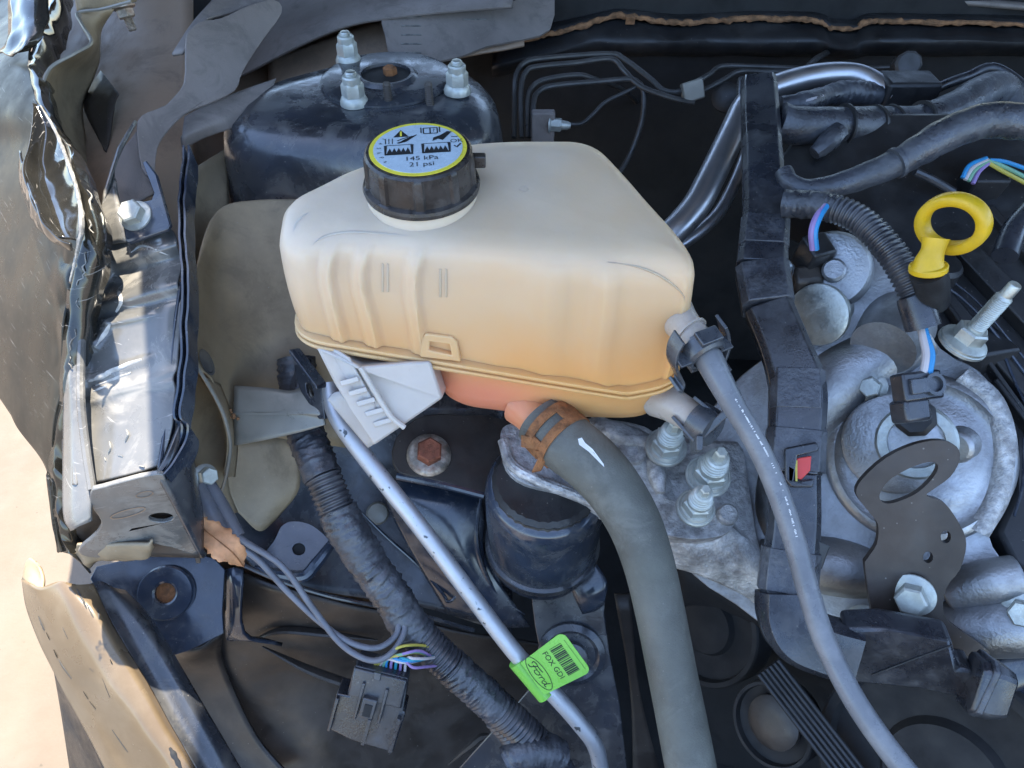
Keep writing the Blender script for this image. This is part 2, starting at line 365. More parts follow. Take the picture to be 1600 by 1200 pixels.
b = MB(); b.grid([A((150,-60,1.1),(300,-60,1.12),(480,-60,1.14)), A((285,180,.86),(330,190,.92),(460,200,.98)), A((292,300,.78),(330,320,.86),(520,330,.98)), A((292,450,.74),(330,460,.80),(560,470,.92)), A((292,600,.73),(330,620,.80),(600,620,.90)), A((300,800,.74),(340,800,.82),(640,800,.90)), A((330,960,.80),(380,960,.86),(640,960,.95))], 5, 4)
mk('wheelhouse', b, M['brown_panel'], kind='structure', solid=.004)
b = MB(); b.grid([[V((1.05, y, z)) for y in (-.3, .4, 1.1)] for z in (.2, .6, .98)], 3, 3); mk('opposite_wing', b, M['dark_void'], kind='structure', solid=.01)
b = MB(); b.grid([[V((x, -.30, z)) for x in (-.2, .4, 1.05)] for z in (.2, .45, .66)], 3, 3); mk('radiator_support', b, M['dark_void'], kind='structure', solid=.01)
# ================================================================== RAISED HOOD (outside the frame: it shades the bay)
hd = thing('raised_hood', 'black car hood propped open above the engine bay, shading it', 'hood', (.5, 1.12, 1.0))
HLT = [(0, -.66), (.25, -.62), (.36, -.54), (.42, -.40), (.455, -.295), (.497, -.271), (.52, -.258), (.6, -.226), (.75, -.20), (1, -.19)]
def hl(t):
    for (a, u), (c, w) in zip(HLT, HLT[1:]):
        if t <= c: return u + (w-u)*(t-a)/(c-a)
    return HLT[-1][1]
b = MB(); rows = []
for t in [k/28 for k in range(29)]:
    y, z = 1.14 - 1.0*t, 1.02 + .85*t; e = hl(t)
    rows.append([V((e + (1.35-e)*s, y, z + .03*math.sin(s*math.pi))) for s in (0, .25, .5, .75, 1)])
b.grid(rows, 3, 1); mk('outer_skin', b, M['car_paint'], hd, solid=.002)
for s in (.35, .65, .92):
    b = MB(); b.tube([V((-.2 + 1.55*s, 1.14-1.0*t-.02, 1.02+.85*t-.02)) for t in (.05, .5, .95)], .025, 8, 3); mk('inner_rib', b, M['e_coat'], hd)

# ================================================================== LEFT FENDER
fe = thing('fender', 'crumpled glossy black front fender along the left edge', 'fender', at(60, 700, .60))
L = [(80,-40,.80),(70,20,.75),(45,85,.69),(60,165,.63),(96,225,.60),(121,295,.56),(128,350,.545),(117,415,.545),(103,475,.552),(97,540,.56),(95,600,.566),(84,660,.577),(80,735,.59),(88,830,.60),(98,862,.602)]
def bound(py):
    if py < 560: return -400
    return min(90, -40 + (py-560)*118/185)
rows = []
for px, py, d in L:
    r = []
    for k, (dx, dd) in enumerate(((0, 0), (22, .014), (70, .052), (140, .120), (230, .22))):
        q = max(px - dx, min(px-2-.0*k, bound(py) + (4-k)*.3)) if py > 560 else px - dx
        f = (px-q)/max(dx, 1) if dx else 0
        r.append(at(q, py, d + dd*f))
    rows.append(r)
b = MB(); b.grid(rows, 12, 12)
for i, p in enumerate(b.v):                     # crumpling, strongest near the torn lip
    e = max(0, 1 - abs(p.x + .315)/.06)
    b.v[i] = p + V((.2, -.5, .8))*((abs(noise.noise(p*26))-.25)*.010*e + (abs(noise.noise(p*55+V((3, 1, 2))))-.25)*.004*e) + noise.noise_vector(p*8)*.005*(.3+e)
outer = mk('wing_skin', b, M['dusty_paint'], fe, solid=.0016, smooth=26)
# lip: folded return flange and torn bright edge
lip = cr([V(at(*p)) for p in L], 10)
b = MB(); fl = []
for i, p in enumerate(lip):
    k = noise.noise(p*60)*.004
    q = p + noise.noise_vector(p*38)*.003
    fl.append([q + V((.0005, 0, .001)), q + V((.006+k, -.002, .0015)), q + V((.012+k*.6, -.003, -.008)), q + V((.013, -.002, -.026-k))])
b.add([p for r in fl for p in r], [(i*4+k, i*4+k+1, i*4+k+5, i*4+k+4) for i in range(len(fl)-1) for k in range(3)])
mk('return_flange', b, M['car_paint'], fe, solid=.0014, smooth=50)
for i0, i1 in ((50, 57), (59, 63), (66, 76), (79, 82), (86, 97), (101, 110)):
    b = MB(); pts = [p + noise.noise_vector(p*38)*.003 + V((.009 + random.uniform(-.002, .003), -.003, .001 + random.uniform(-.001, .0015))) for p in lip[i0:i1]]
    b.tube(pts, [random.uniform(.0002, .0009) for p in pts], 6, 2, flat=.5); mk('torn_edge', b, M['torn'], fe)
# bent corner of the lip at the top
b = MB(); b.grid([A((72,-30,.70),(40,-30,.70),(14,-20,.72)), A((76,25,.68),(48,30,.675),(14,30,.70)), A((62,60,.67),(38,70,.665),(6,72,.69)), A((45,78,.672),(20,84,.672),(-8,84,.70))], 6, 6, .003, 60)
mk('bent_corner', b, M['car_paint'], fe, solid=.0015)
# bent lip bowl and the folded wall below it
b = MB(); b.grid([A((50,160,0.611),(58,162,0.611),(64,166,0.606)), A((50,200,0.594),(72,202,0.606),(90,212,0.591)), A((38,255,0.564),(70,262,0.578),(109,262,0.554)), A((44,298,0.539),(80,305,0.551),(122,303,0.527)), A((62,338,0.518),(95,350,0.523),(128,352,0.507)), A((88,368,0.508),(104,372,0.511),(122,378,0.506))], 9, 9)
for i, p in enumerate(b.v): b.v[i] = p + V((.1, -.5, .8))*((abs(noise.noise(p*24))-.25)*.006)
mk('bent_lip', b, M['car_paint'], fe, solid=.0016, smooth=40)
b = MB(); b.tube(A((64,166,0.604),(90,212,0.589),(109,262,0.552),(122,303,0.525),(128,352,0.505),(119,400,0.507),(110,440,0.511)), [.0008,.0012,.0016,.0012,.0018,.0012,.0008], 8, 8, rfun=lambda s, a: 1+.5*noise.noise(V((s*300, a, 0)))); mk('bare_edge', b, M['torn'], fe)
b = MB(); b.grid([A((30,235,0.578),(36,262,0.564),(46,300,0.536),(64,340,0.515),(90,370,0.505),(112,380,0.502)), A((28,262,0.582),(36,296,0.560),(50,335,0.536),(70,362,0.517),(92,379,0.508),(112,386,0.504)), A((30,290,0.588),(42,325,0.561),(56,356,0.538),(76,374,0.519),(95,386,0.511),(112,392,0.507))], 7, 7)
for i, p in enumerate(b.v): b.v[i] = p + V((.1, -.9, .2))*((abs(noise.noise(p*45))-.25)*.007)
mk('folded_wall', b, M['car_paint'], fe, solid=.0016, smooth=40)

# fender brace behind the lip (olive, wavy edge) with its bolt
br = thing('fender_brace', 'olive curved sheet metal brace with bright wavy edge inside the fender', 'brace', at(110, 300, .66))
b = MB(); b.grid([A((122,12,.74),(160,14,.745),(178,16,.75)), A((128,38,.725),(150,42,.745),(160,45,.77)), A((143,68,.71),(152,70,.74),(157,72,.78)), A((118,84,.695),(140,90,.74),(156,95,.79)),
    A((78,108,.68),(115,118,.74),(148,120,.79)), A((64,145,.67),(100,165,.73),(130,170,.78)), A((70,200,.655),(105,230,.71),(140,240,.76)), A((115,290,.64),(135,300,.69),(160,310,.74)), A((128,360,.64),(140,370,.68),(158,380,.72))], 6, 5)
mk('sheet', b, M['olive'], br, solid=.0018)
b = MB(); b.tube(A((205,2,.735),(160,14,.735),(122,20,.735),(128,38,.723),(143,66,.708),(118,83,.693),(78,107,.678),(64,145,.667),(66,165,.66)), .0016, 6, 6)
mk('rolled_edge', b, M['brushed_grey'], br)
b = MB(); b.grid([A((118,-8,.73),(170,-8,.76),(212,-20,.79)), A((122,18,.735),(170,14,.76),(214,2,.79))], 5, 3); mk('tab', b, M['olive'], br, solid=.002)
ax = (V((.25, -.35, -1))).normalized(); b = MB(); o = at(192, 10, .765); b.hexnut(o, ax, .009, .008, .012, .003); b.stud(o + ax*.01, ax, .0045, .013)
mk('bolt', b, M['rusty_bolt'], br)

# brown inner panel of the fender well
b = MB(); b.grid([A((60,-60,.98),(200,-40,.90),(300,-40,.88)), A((50,80,.92),(210,80,.84),(300,80,.82)), A((50,180,.84),(200,190,.76),(300,190,.78)), A((90,300,.76),(180,300,.70),(300,300,.74)), A((90,420,.74),(180,400,.68),(300,400,.72)), A((90,560,.70),(180,560,.68),(300,560,.68))], 5, 5)
mk('fender_liner_panel', b, M['brown_panel'], solid=.003, label='brownish flat inner panel in the upper left behind the fender brace', cat='panel')
b = MB(); b.grid([A((157,110,.80),(185,145,.77)), A((130,160,.78),(178,160,.76)), A((150,210,.755),(170,215,.745)), A((163,232,.735),(166,236,.735))], 4, 4)
mk('gusset_plate', b, M['satin_black'], solid=.002, label='small dark diamond shaped gusset plate between brace and brown panel', cat='plate')

# ================================================================== HEADLAMP MOUNTING PANEL (lit band)
def lh(px, py, d): return (px, py, d - .08*max(0, min(py, 770)-345)/1000)
def ah(*t): return [at(*lh(*p)) for p in t]
def ah1(px, py, d): return at(*lh(px, py, d))
hp = thing('headlamp_panel', 'dusty blue-grey stepped headlamp mounting panel with ribs beside the fender', 'panel', at(200, 860, .63))
def band(t):                                    # left px, right px, depth along the band
    pass
S = [(345,150,205,.612,.600),(372,146,262,.608,.596),(398,150,282,.605,.592),(420,150,284,.606,.594),(436,138,285,.602,.590),(462,130,285,.598,.586),(485,124,285,.594,.583),(496,112,284,.589,.580),(515,106,283,.588,.579),(560,104,281,.587,.578),(600,100,278,.586,.577),(618,98,276,.589,.580),(632,100,275,.583,.575),(680,98,270,.580,.573),(720,100,262,.578,.571),(748,104,250,.577,.570)]
rows = []
for py, l_, r_, dl, dr in S:
    w = r_-l_
    rows.append([ah1(l_, py+w*.09, dl+.012), ah1(l_+w*.12, py+w*.07, dl), ah1(l_+w*.24, py+w*.05, dl+.003), ah1(l_+w*.5, py, (dl+dr)/2-.001), ah1(l_+w*.8, py-w*.08, dr), ah1(r_, py-w*.14, dr+.004)])
b = MB(); b.grid(rows, 12, 8, .0010, 40)
RID = ((140,432,300,384,10,.0075),(112,498,300,446,12,.008),(128,632,300,590,9,.006),(132,600,232,564,6,.003),(120,560,150,542,6,.003),(150,542,172,508,6,.003),(172,508,230,496,6,.003),(110,505,120,780,10,.004))
def ridge(px, py):
    h = 0
    for x0, y0, x1, y1, w, a in RID:
        dx, dy = x1-x0, y1-y0; t = ((px-x0)*dx + (py-y0)*dy)/(dx*dx+dy*dy); tt = max(0, min(1, t)); e = math.hypot(px-x0-dx*tt, py-y0-dy*tt)
        sd = ((px-x0)*dy - (py-y0)*dx)/math.hypot(dx, dy)       # stepped: falls away faster on the lower side
        h += a*math.exp(-(e/(w*(1.8 if sd > 0 else .7)))**2)
    return h
for i, p in enumerate(b.v):
    px, py = proj(p); b.v[i] = p + V((0, -.5, .86))*ridge(px, py)
mk('face_plate', b, M['lamp_panel'], hp, solid=.003, smooth=70); FPL = on_mesh(b)
for pts, w in (([(138,596),(160,588),(180,578),(222,562)], .0026), ([(150,603),(180,592),(205,582)], .0014), ([(146,612),(168,603)], .0012), ([(122,562),(128,550),(142,546)], .0022), ([(150,540),(165,520),(172,506)], .0016), ([(182,488),(190,470),(186,455)], .0022), ([(172,690),(174,700),(170,708)], .0022), ([(198,672),(201,680),(196,690)], .0022), ([(164,715),(166,720)], .0012), ([(185,712),(192,714)], .0012), ([(218,728),(226,730)], .0026), ([(205,395),(225,385),(262,398)], .0012), ([(140,470),(150,462)], .001)):
    scrape(None, 'scuff', FPL, pts, w, M['scuff'], hp)
# side rail at the far left of the band
b = MB(); b.grid([ah((112,505,.590),(100,520,.592),(94,545,.60)), ah((128,600,.578),(108,600,.580),(98,600,.592)), ah((132,680,.575),(112,690,.576),(98,690,.588)), ah((140,770,.572),(112,800,.574),(98,800,.584)), ah((142,815,.574),(120,824,.574),(110,830,.58))], 5, 5)
mk('side_rail', b, M['lamp_panel'], hp, solid=.003)
b = MB(); b.tube(ah((128,520,.578),(126,620,.571),(134,700,.570),(144,765,.569)), .003, 8, 6); mk('rail_bead', b, M['lamp_panel'], hp)
# lower front face with the oval hole
PLF = plane3(lh(150,780,.570),lh(250,745,.566),lh(200,860,.632))
out = smooth_px([(143,768),(160,762),(246,741),(262,760),(285,810),(312,858),(318,870),(240,850),(190,862),(150,872),(122,862),(150,835),(158,815),(142,790)], 3)
hole = [hit(PLF, 252+19*math.cos(a), 809+7.5*math.sin(a)) for a in [k*math.pi/9 for k in range(18)]]
b = MB(); b.prism([hit(PLF, *p) for p in out], PLF[1], .004, [hole]); mk('end_plate', b, M['lamp_panel'], hp, bevel=.0008)
b = MB(); b.grid([ah((246,741,.566),(268,700,.572),(292,640,.585)), ah((285,810,.588),(298,760,.595),(302,690,.605)), ah((318,872,.62),(318,800,.625),(306,740,.63))], 5, 5); mk('side_plate', b, M['e_coat'], hp, solid=.003)
b = MB(); b.grid([ah((96,600,.62),(180,590,.64),(285,560,.64)), ah((98,740,.60),(180,740,.60),(272,720,.60)), ah((112,775,.585),(180,772,.585),(262,752,.585)), ah((120,835,.64),(180,840,.65),(300,835,.65)), ah((128,880,.66),(190,870,.67),(318,872,.66))], 4, 4); mk('box_section', b, M['satin_black'], hp, solid=.003)
fr = Fr(hit(PLF, 200, 801), (hit(PLF, 230, 792)-hit(PLF, 200, 801)).normalized(), V((0,0,1)))
fr = Fr(fr.o, fr.x, PLF[1].cross(fr.x))
b = MB(); stroke(b, fr, [(.013*math.cos(a), .0045*math.sin(a)) for a in [k*math.pi/12 for k in range(25)]], .0009, .0006); mk('embossed_oval', b, M['brown_panel'], hp)
fr2 = Fr(hit(PLF, 226, 772), fr.x, fr.y)
b = MB(); stroke(b, fr2, [(.006*math.cos(a), .0035*math.sin(a)) for a in [k*math.pi/10 for k in range(21)]], .0007, .0006); mk('pressed_ring', b, M['brown_panel'], hp)
# ragged lower edge
b = MB()
rag = [(118,862),(135,885),(150,882),(175,878),(200,880),(230,872),(240,852)]
b.grid([ah(*[(x, 850-(i==6)*4, .618) for i, (x, y) in enumerate(rag)]), ah(*[(x, (850+y)/2+6, .632) for x, y in rag]), ah(*[(x, y+random.uniform(-4, 5), .65) for x, y in rag])], 8, 5, .0025, 70)
mk('torn_edge', b, M['olive'], hp, solid=.002)
# bracket ear with hex bolt at the top
PE = plane3((190,340,.588),(262,330,.584),(220,250,.60))
b = MB(); b.prism([hit(PE, *p) for p in [(188,332),(196,377),(200,380),(262,358),(266,350),(244,272),(228,250),(222,253),(240,300),(236,312),(205,318),(195,325)]], PE[1], .004); mk('bolt_ear', b, M['e_coat_clean'], hp, bevel=.001)
b = MB(); b.hexnut(hit(PE, 213, 338), PE[1], .0098, .008, .0128, .003, rot=.4); mk('hex_bolt', b, M['zinc_pale'], hp)
# upstand of the lamp panel towards the cowl
b = MB(); b.grid([A((190,230,.64),(215,190,.67)), A((168,300,.62),(180,262,.64)), A((148,345,.612),(188,335,.60)), A((148,385,.608),(196,378,.597))], 5, 5); mk('upstand', b, M['lamp_panel'], hp, solid=.003)

# two-ply seam flange running down the right of the band
b = MB(); seam = cr([V(ah1(*p)) for p in [(292,232,.640),(291,262,.630),(287,300,.612),(286,350,.594),(288,400,.586),(291,440,.580),(289,500,.576),(289,560,.574),(283,620,.574),(280,655,.574),(291,668,.578),(287,692,.582),(272,722,.575),(252,745,.568)]], 8)
for off in (-.0022, .0022):
    vs = []
    for p in seam:
        w = noise.noise(p*60)*.0012
        c = p + V((off+w, 0, 0)); vs += [c + V((-.0008, 0, .003)), c + V((.0008, 0, .003)), c + V((.0012, .003, -.018)), c + V((-.0012, .003, -.018))]
    n = len(seam); b.add(vs, [(i*4+k, i*4+(k+1) % 4, i*4+4+(k+1) % 4, i*4+4+k) for i in range(n-1) for k in range(4)])
mk('seam_flange', b, M['e_coat_clean'], hp)
b = MB(); b.grid([ah((284,440,.583),(272,520,.580),(262,640,.577),(248,742,.568)), ah((288,445,.590),(284,520,.588),(280,640,.590),(272,725,.59))], 6, 4); mk('seam_skirt', b, M['e_coat_clean'], hp, solid=.002)

# ================================================================== APRON PANELS
ap = thing('wheel_apron', 'olive grey inner wing apron sheet left of the coolant tank', 'panel', at(380, 700, .75))
b = MB(); b.grid([A((297,268,.735),(325,250,.765),(357,230,.79)), A((297,330,.725),(325,325,.76),(358,312,.785)), A((297,440,.71),(325,420,.75),(358,400,.78))], 5, 5); mk('corner_sheet', b, M['olive'], ap, solid=.002)
rows = [A((303,432,.655),(318,372,.680),(346,324,.715),(400,312,.735),(470,310,.745)),
        A((300,436,.645),(318,395,.672),(348,355,.71),(405,340,.73),(480,340,.742)),
        A((296,455,.625),(312,448,.66),(345,440,.70),(410,425,.72),(500,420,.735)),
        A((292,500,.61),(306,510,.64),(345,520,.68),(410,520,.71),(520,520,.73)),
        A((294,555,.612),(315,560,.63),(345,580,.665),(410,600,.71),(530,600,.735)),
        A((303,580,.618),(330,590,.632),(352,640,.66),(420,680,.72),(540,700,.75))]
b = MB(); b.grid(rows, 7, 6, .001, 14); mk('sheet', b, M['olive'], ap, solid=.002)
b = MB(); b.tube(A((293,556,.608),(320,592,.612),(346,640,.622),(356,672,.63),(360,700,.64),(354,740,.652),(346,768,.66)), .0014, 6, 6); mk('bright_edge', b, M['brushed_grey'], ap)
b = MB(); b.grid([A((318,588,.614),(346,640,.624),(358,690,.639),(352,745,.654)), A((345,600,.66),(362,640,.675),(372,690,.68),(368,745,.69))], 6, 4); mk('edge_return', b, M['olive'], ap, solid=.0018)
# slotted hole: dark recess with rim
fr = Fr(at(323, 565, .6235), (at(334, 588, .632)-at(316, 545, .618)).normalized(), V((0,0,1))); nn = fr.x.cross((CAM-fr.o)).normalized(); fr = Fr(fr.o, fr.x, -nn)
b = MB(); b.lathe([(.011, .0), (.011, .0012), (.0088, .0012), (.0088, .0003)], fr.o, fr.n, 24, lambda j, a: 1); 
for i, p in enumerate(b.v):
    q = p - fr.o; u = q.dot(fr.x); v = q.dot(fr.y); h = q.dot(fr.n); b.v[i] = fr.o + fr.x*u*1.15 + fr.y*v*.42 + fr.n*(h+.001)
mk('slot_rim', b, M['matt_black'], ap)
# gap panel beneath the bright edge
b = MB(); b.grid([A((292,560,.66),(330,600,.68),(355,660,.70)), A((290,660,.64),(320,680,.67),(356,700,.69)), A((300,740,.635),(325,760,.66),(358,760,.68)), A((318,800,.66),(345,810,.68),(372,800,.70))], 5, 5); mk('gusset', b, M['olive'], ap, solid=.002)
b = MB(); o = at(320, 744, .632); b.hexnut(o, (CAM-o).normalized()+V((.5, 0, 0)), .0078, .009, .0105, .003, rot=.2); mk('hex_bolt', b, M['zinc_pale'], ap)

# lower wing: olive facet, blue plate with hole, curled flange
lw = thing('inner_wing', 'blue-black painted inner wing panel with round hole under the wiring loom', 'panel', at(520, 950, .85))
b = MB(); b.grid([A((345,660,.74),(420,680,.75),(520,640,.78),(640,620,.80),(800,620,.82)), A((345,730,.735),(420,735,.755),(490,740,.78),(620,740,.80),(800,740,.82)),
    A((350,800,.735),(410,800,.755),(500,800,.78),(640,810,.795),(800,830,.81)), A((372,850,.73),(420,848,.745),(510,850,.775),(660,880,.79),(800,920,.80)), A((395,885,.73),(440,902,.735),(540,930,.765),(680,955,.785),(800,990,.80))], 6, 6, .0025, 16)
mk('main_sheet', b, M['e_coat'], lw, solid=.002)
b = MB(); b.grid([A((366,690,.722),(440,680,.735),(462,700,.74)), A((352,760,.722),(420,765,.735),(468,762,.745)), A((372,800,.725),(405,830,.735),(432,812,.75))], 6, 5); mk('facet', b, M['olive'], lw, solid=.002)
PB = plane3((430,880,.728),(510,880,.736),(470,820,.744))
hole = [hit(PB, 467+10*math.cos(a), 858+9.5*math.sin(a)) for a in [k*math.pi/10 for k in range(20)]]
b = MB(); b.prism([hit(PB, *p) for p in smooth_px([(400,884),(428,845),(440,822),(460,814),(490,822),(518,850),(505,872),(486,892),(452,896),(430,892)], 4)], PB[1], .003, [hole]); mk('holed_plate', b, M['e_coat_clean'], lw, bevel=.0008)
b = MB(); b.lathe([(.012, 0), (.012, -.02)], hit(PB, 467, 858, -.004), PB[1], 20); mk('hole_recess', b, M['dark_void'], lw)
b = MB(); b.tube(A((398,888,.725),(432,896,.722),(474,900,.722),(495,880,.724),(512,858,.728),(524,842,.734)), [.003,.005,.006,.006,.005,.004], 10, 6); mk('curled_rib', b, M['e_coat_clean'], lw)
b = MB(); b.tube(A((378,882,.722),(440,908,.72),(510,930,.725),(580,945,.735),(640,956,.745),(740,985,.76)), .0022, 8, 6); mk('flange', b, M['e_coat'], lw)
b = MB(); b.tube(A((545,780,.765),(600,835,.765),(650,880,.766),(690,925,.767),(700,940,.768),(712,930,.77),(716,900,.775)), [.0004,.0016,.0018,.0018,.0018,.0014,.0004], 8, 6); mk('pressed_line', b, M['e_coat_clean'], lw)
b = MB(); b.lathe([(.012, 0), (.010, .003), (.004, .004)], at(590, 802, .775), (CAM-at(590,802,.775)).normalized(), 18); mk('plug', b, M['brushed_grey'], lw)

# rail block below the engine mount plate
rl = thing('chassis_rail', 'dark blue-black chassis rail box below the engine mount plate', 'rail', at(700, 950, .85))
b = MB(); b.grid([A((590,745,.745),(640,752,.745),(700,762,.75),(752,775,.755)), A((600,780,.742),(640,790,.735),(700,800,.738),(756,810,.748)), A((640,860,.752),(690,870,.748),(730,880,.75),(762,880,.76)), A((700,960,.785),(740,970,.78),(790,980,.78),(830,980,.785))], 7, 7); mk('rail_skin', b, M['e_coat_clean'], rl, solid=.002)
b = MB(); b.tube(A((752,775,.748),(744,830,.748),(752,880,.755),(778,930,.77),(820,960,.78)), [.002,.0028,.0028,.002,.0005], 8, 6); mk('weld_seam', b, M['e_coat_clean'], rl)
PS = plane3((850,950,.745),(940,920,.735),(900,1190,.775))
b = MB(); b.prism([hit(PS, *p) for p in [(828,915),(880,905),(918,880),(948,905),(944,960),(952,1020),(968,1100),(982,1220),(700,1220),(790,1120),(850,1050),(836,980)]], PS[1], .004); mk('side_plate', b, M['e_coat'], rl, bevel=.001)
b = MB(); o = hit(PS, 893, 1020, .0005); b.lathe([(.034, 0), (.034, .004), (.028, .007), (.024, .004), (.016, .004), (.016, .010), (.010, .012)], o, PS[1], 28); mk('bush', b, M['e_coat'], rl)
b = MB(); b.grid([A((885,905,.742),(905,890,.738),(922,868,.735)), A((898,935,.738),(925,925,.73),(948,908,.728)), A((910,960,.742),(930,955,.738),(944,945,.736))], 4, 4); mk('folded_tab', b, M['e_coat_clean'], rl, solid=.002)

# dark plastic liner at the bottom
ln = thing('wheel_liner', 'large dark plastic wheel arch liner at the bottom beneath the connector', 'liner', at(500, 1200, .95))
b = MB(); b.grid([A((340,885,.80),(380,895,.80),(450,920,.80),(560,950,.81),(700,980,.83),(860,1010,.86)), A((330,960,.82),(400,1000,.84),(480,1000,.84),(580,1000,.85),(700,1020,.87),(860,1040,.90)),
   A((300,1030,.84),(370,1060,.86),(470,1055,.88),(580,1060,.90),(700,1080,.92),(860,1100,.95)), A((300,1130,.86),(400,1140,.89),(500,1150,.90),(600,1150,.92),(720,1160,.94),(860,1180,.97)), A((300,1260,.88),(420,1260,.90),(520,1260,.92),(620,1260,.94),(740,1260,.96),(860,1260,1.0))], 7, 7, .006, 11)
mk('main_shell', b, M['satin_black'], ln, solid=.003)
b = MB(); b.tube(A((395,1000,.832),(440,985,.825),(510,990,.83),(590,1000,.84)), [.001,.005,.005,.001], 8, 5, flat=.6); mk('crease', b, M['satin_black'], ln)
b = MB(); b.tube(A((410,1010,.835),(480,1045,.85),(545,1068,.86),(600,1080,.88)), [.001,.006,.006,.001], 8, 5, flat=.6); mk('crease', b, M['satin_black'], ln)
b = MB(); b.grid([A((352,890,.775),(364,888,.77),(380,892,.77)), A((352,990,.80),(366,992,.79),(382,990,.79)), A((360,1002,.81),(400,1000,.81),(440,1010,.82))], 4, 4); mk('upright_rib', b, M['e_coat_clean'], ln, solid=.004)
b = MB(); b.tube(A((700,1195,.90),(735,1165,.89),(760,1150,.888),(800,1170,.89)), [.001,.004,.004,.001], 6, 5); mk('crease', b, M['satin_black'], ln)

# mounting plate with the rubber grommet
gp = thing('grommet_plate', 'blue-black plate with a round rubber grommet above the torn bumper', 'plate', at(270, 1000, .78))
PG = plane3((200,900,.745),(330,900,.765),(270,1010,.742))
b = MB(); b.prism([hit(PG, *p) for p in [(140,905),(150,885),(235,865),(262,852),(335,872),(352,890),(348,955),(350,990),(300,1015),(272,1024),(200,1000)]], PG[1], .004); mk('plate', b, M['e_coat_clean'], gp, bevel=.001)
b = MB(); o = hit(PG, 262, 925, .0005); n_ = (PG[1]+V((-.1, -.2, .1))).normalized(); b.lathe([(.027, 0), (.027, .007), (.0255, .009), (.012, .0095), (.010, .008), (.010, 0)], o, n_, 36, cap0=False, cap1=False); g_ = mk('grommet', b, M['e_coat_clean'], gp)
b = MB(); b.lathe([(.0101, 0), (.0101, .003)], o, n_, 24); mk('grommet_hole', b, M['rust'], g_)
b = MB(); b.grid([A((220,985,.765),(300,1018,.77),(348,990,.78)), A((262,1060,.83),(300,1050,.835),(350,1040,.84)), A((330,1180,.86),(360,1160,.87),(400,1150,.87)), A((380,1240,.87),(420,1230,.88),(460,1220,.88))], 5, 5); mk('backing_plate', b, M['satin_black'], gp, solid=.003)

# ================================================================== BUMPER PIECE
bp = thing('bumper_cover', 'torn tan bumper cover with black scratches at the lower left', 'bumper', at(200, 1200, .74))
rows = [A((34,905,0.6665),(46,912,0.6510),(62,917,0.6407),(92,908,0.6321),(120,913,0.6321),(146,912,0.6381)),
        A((42,955,0.6639),(58,945,0.6467),(76,955,0.6347),(110,945,0.6209),(145,950,0.6209),(165,955,0.6321)),
        A((60,1003,0.6605),(75,995,0.6433),(92,1005,0.6330),(130,1000,0.6140),(175,1005,0.6149),(197,1010,0.6278)),
        A((86,1056,0.6553),(100,1055,0.6407),(118,1058,0.6312),(160,1060,0.6106),(210,1065,0.6115),(236,1075,0.6244)),
        A((120,1118,0.6510),(137,1118,0.6381),(154,1115,0.6304),(205,1120,0.6080),(250,1130,0.6097),(272,1140,0.6209)),
        A((158,1190,0.6467),(176,1190,0.6355),(200,1190,0.6287),(255,1195,0.6063),(295,1200,0.6080),(308,1205,0.6175)),
        A((190,1250,0.6433),(208,1250,0.6338),(235,1250,0.6278),(290,1255,0.6046),(325,1258,0.6063),(340,1262,0.6149))]
rows_skin = rows
b = MB(); b.grid(rows, 7, 7, .0008, 30); mk('outer_skin', b, M['tan_paint'], bp, solid=.003)
b = MB(); b.grid([A((34,906,0.6665),(40,880,0.6622),(46,872,0.6605),(52,873,0.6605)), A((52,918,0.6467),(58,900,0.6536),(56,882,0.6553),(54,876,0.6579)), A((66,918,0.6407),(66,905,0.6467),(60,885,0.6536),(54,875,0.6588))], 5, 5); mk('curled_end', b, M['olive'], bp, solid=.0025)
rows = [A((140,912,0.6407),(158,908,0.6450),(178,918,0.6493),(196,922,0.6622)), A((197,1012,0.6304),(212,1005,0.6381),(232,985,0.6450),(240,970,0.6622)), A((272,1142,0.6235),(284,1130,0.6321),(302,1110,0.6364),(315,1095,0.6536)), A((345,1265,0.6166),(360,1260,0.6252),(380,1250,0.6321),(400,1240,0.6493))]
b = MB(); b.grid(rows, 6, 6); mk('inner_flange', b, M['e_coat'], bp, solid=.003)
bs = MB(); bs.grid(rows_skin, 7, 7, .0008, 30); BS = on_mesh(bs)
for pts, w in (([(120,920),(126,932),(133,945),(136,952)], .0009), ([(60,962),(66,975),(70,985)], .0012), ([(72,988),(78,1000)], .0008), ([(84,1015),(90,1028)], .0012), ([(92,1030),(98,1040),(112,1060)], .0008), ([(130,1080),(138,1092)], .0006), ([(140,1096),(150,1108)], .0006), ([(172,1030),(176,1038)], .0013), ([(152,950),(155,968)], .0008), ([(265,1168),(272,1180),(285,1205)], .0022), ([(136,945),(146,965)], .0007), ([(175,1140),(200,1175)], .0005), ([(98,980),(106,998)], .0004), ([(160,1060),(172,1090)], .0003)):
    scrape(None, 'scratch', BS, pts, w, M['ink'], bp, .0001)
b = MB(); b.grid([A((84,1050,.69),(87,1054,.685),(90,1060,.680)), A((96,1120,.72),(112,1122,.70),(128,1124,.675)), A((112,1225,.74),(142,1225,.71),(176,1222,.670))], 5, 5); mk('shadow_wedge', b, M['matt_black'], bp, solid=.003)  # black wedge sheet standing in for the bumper's shadow on the ground
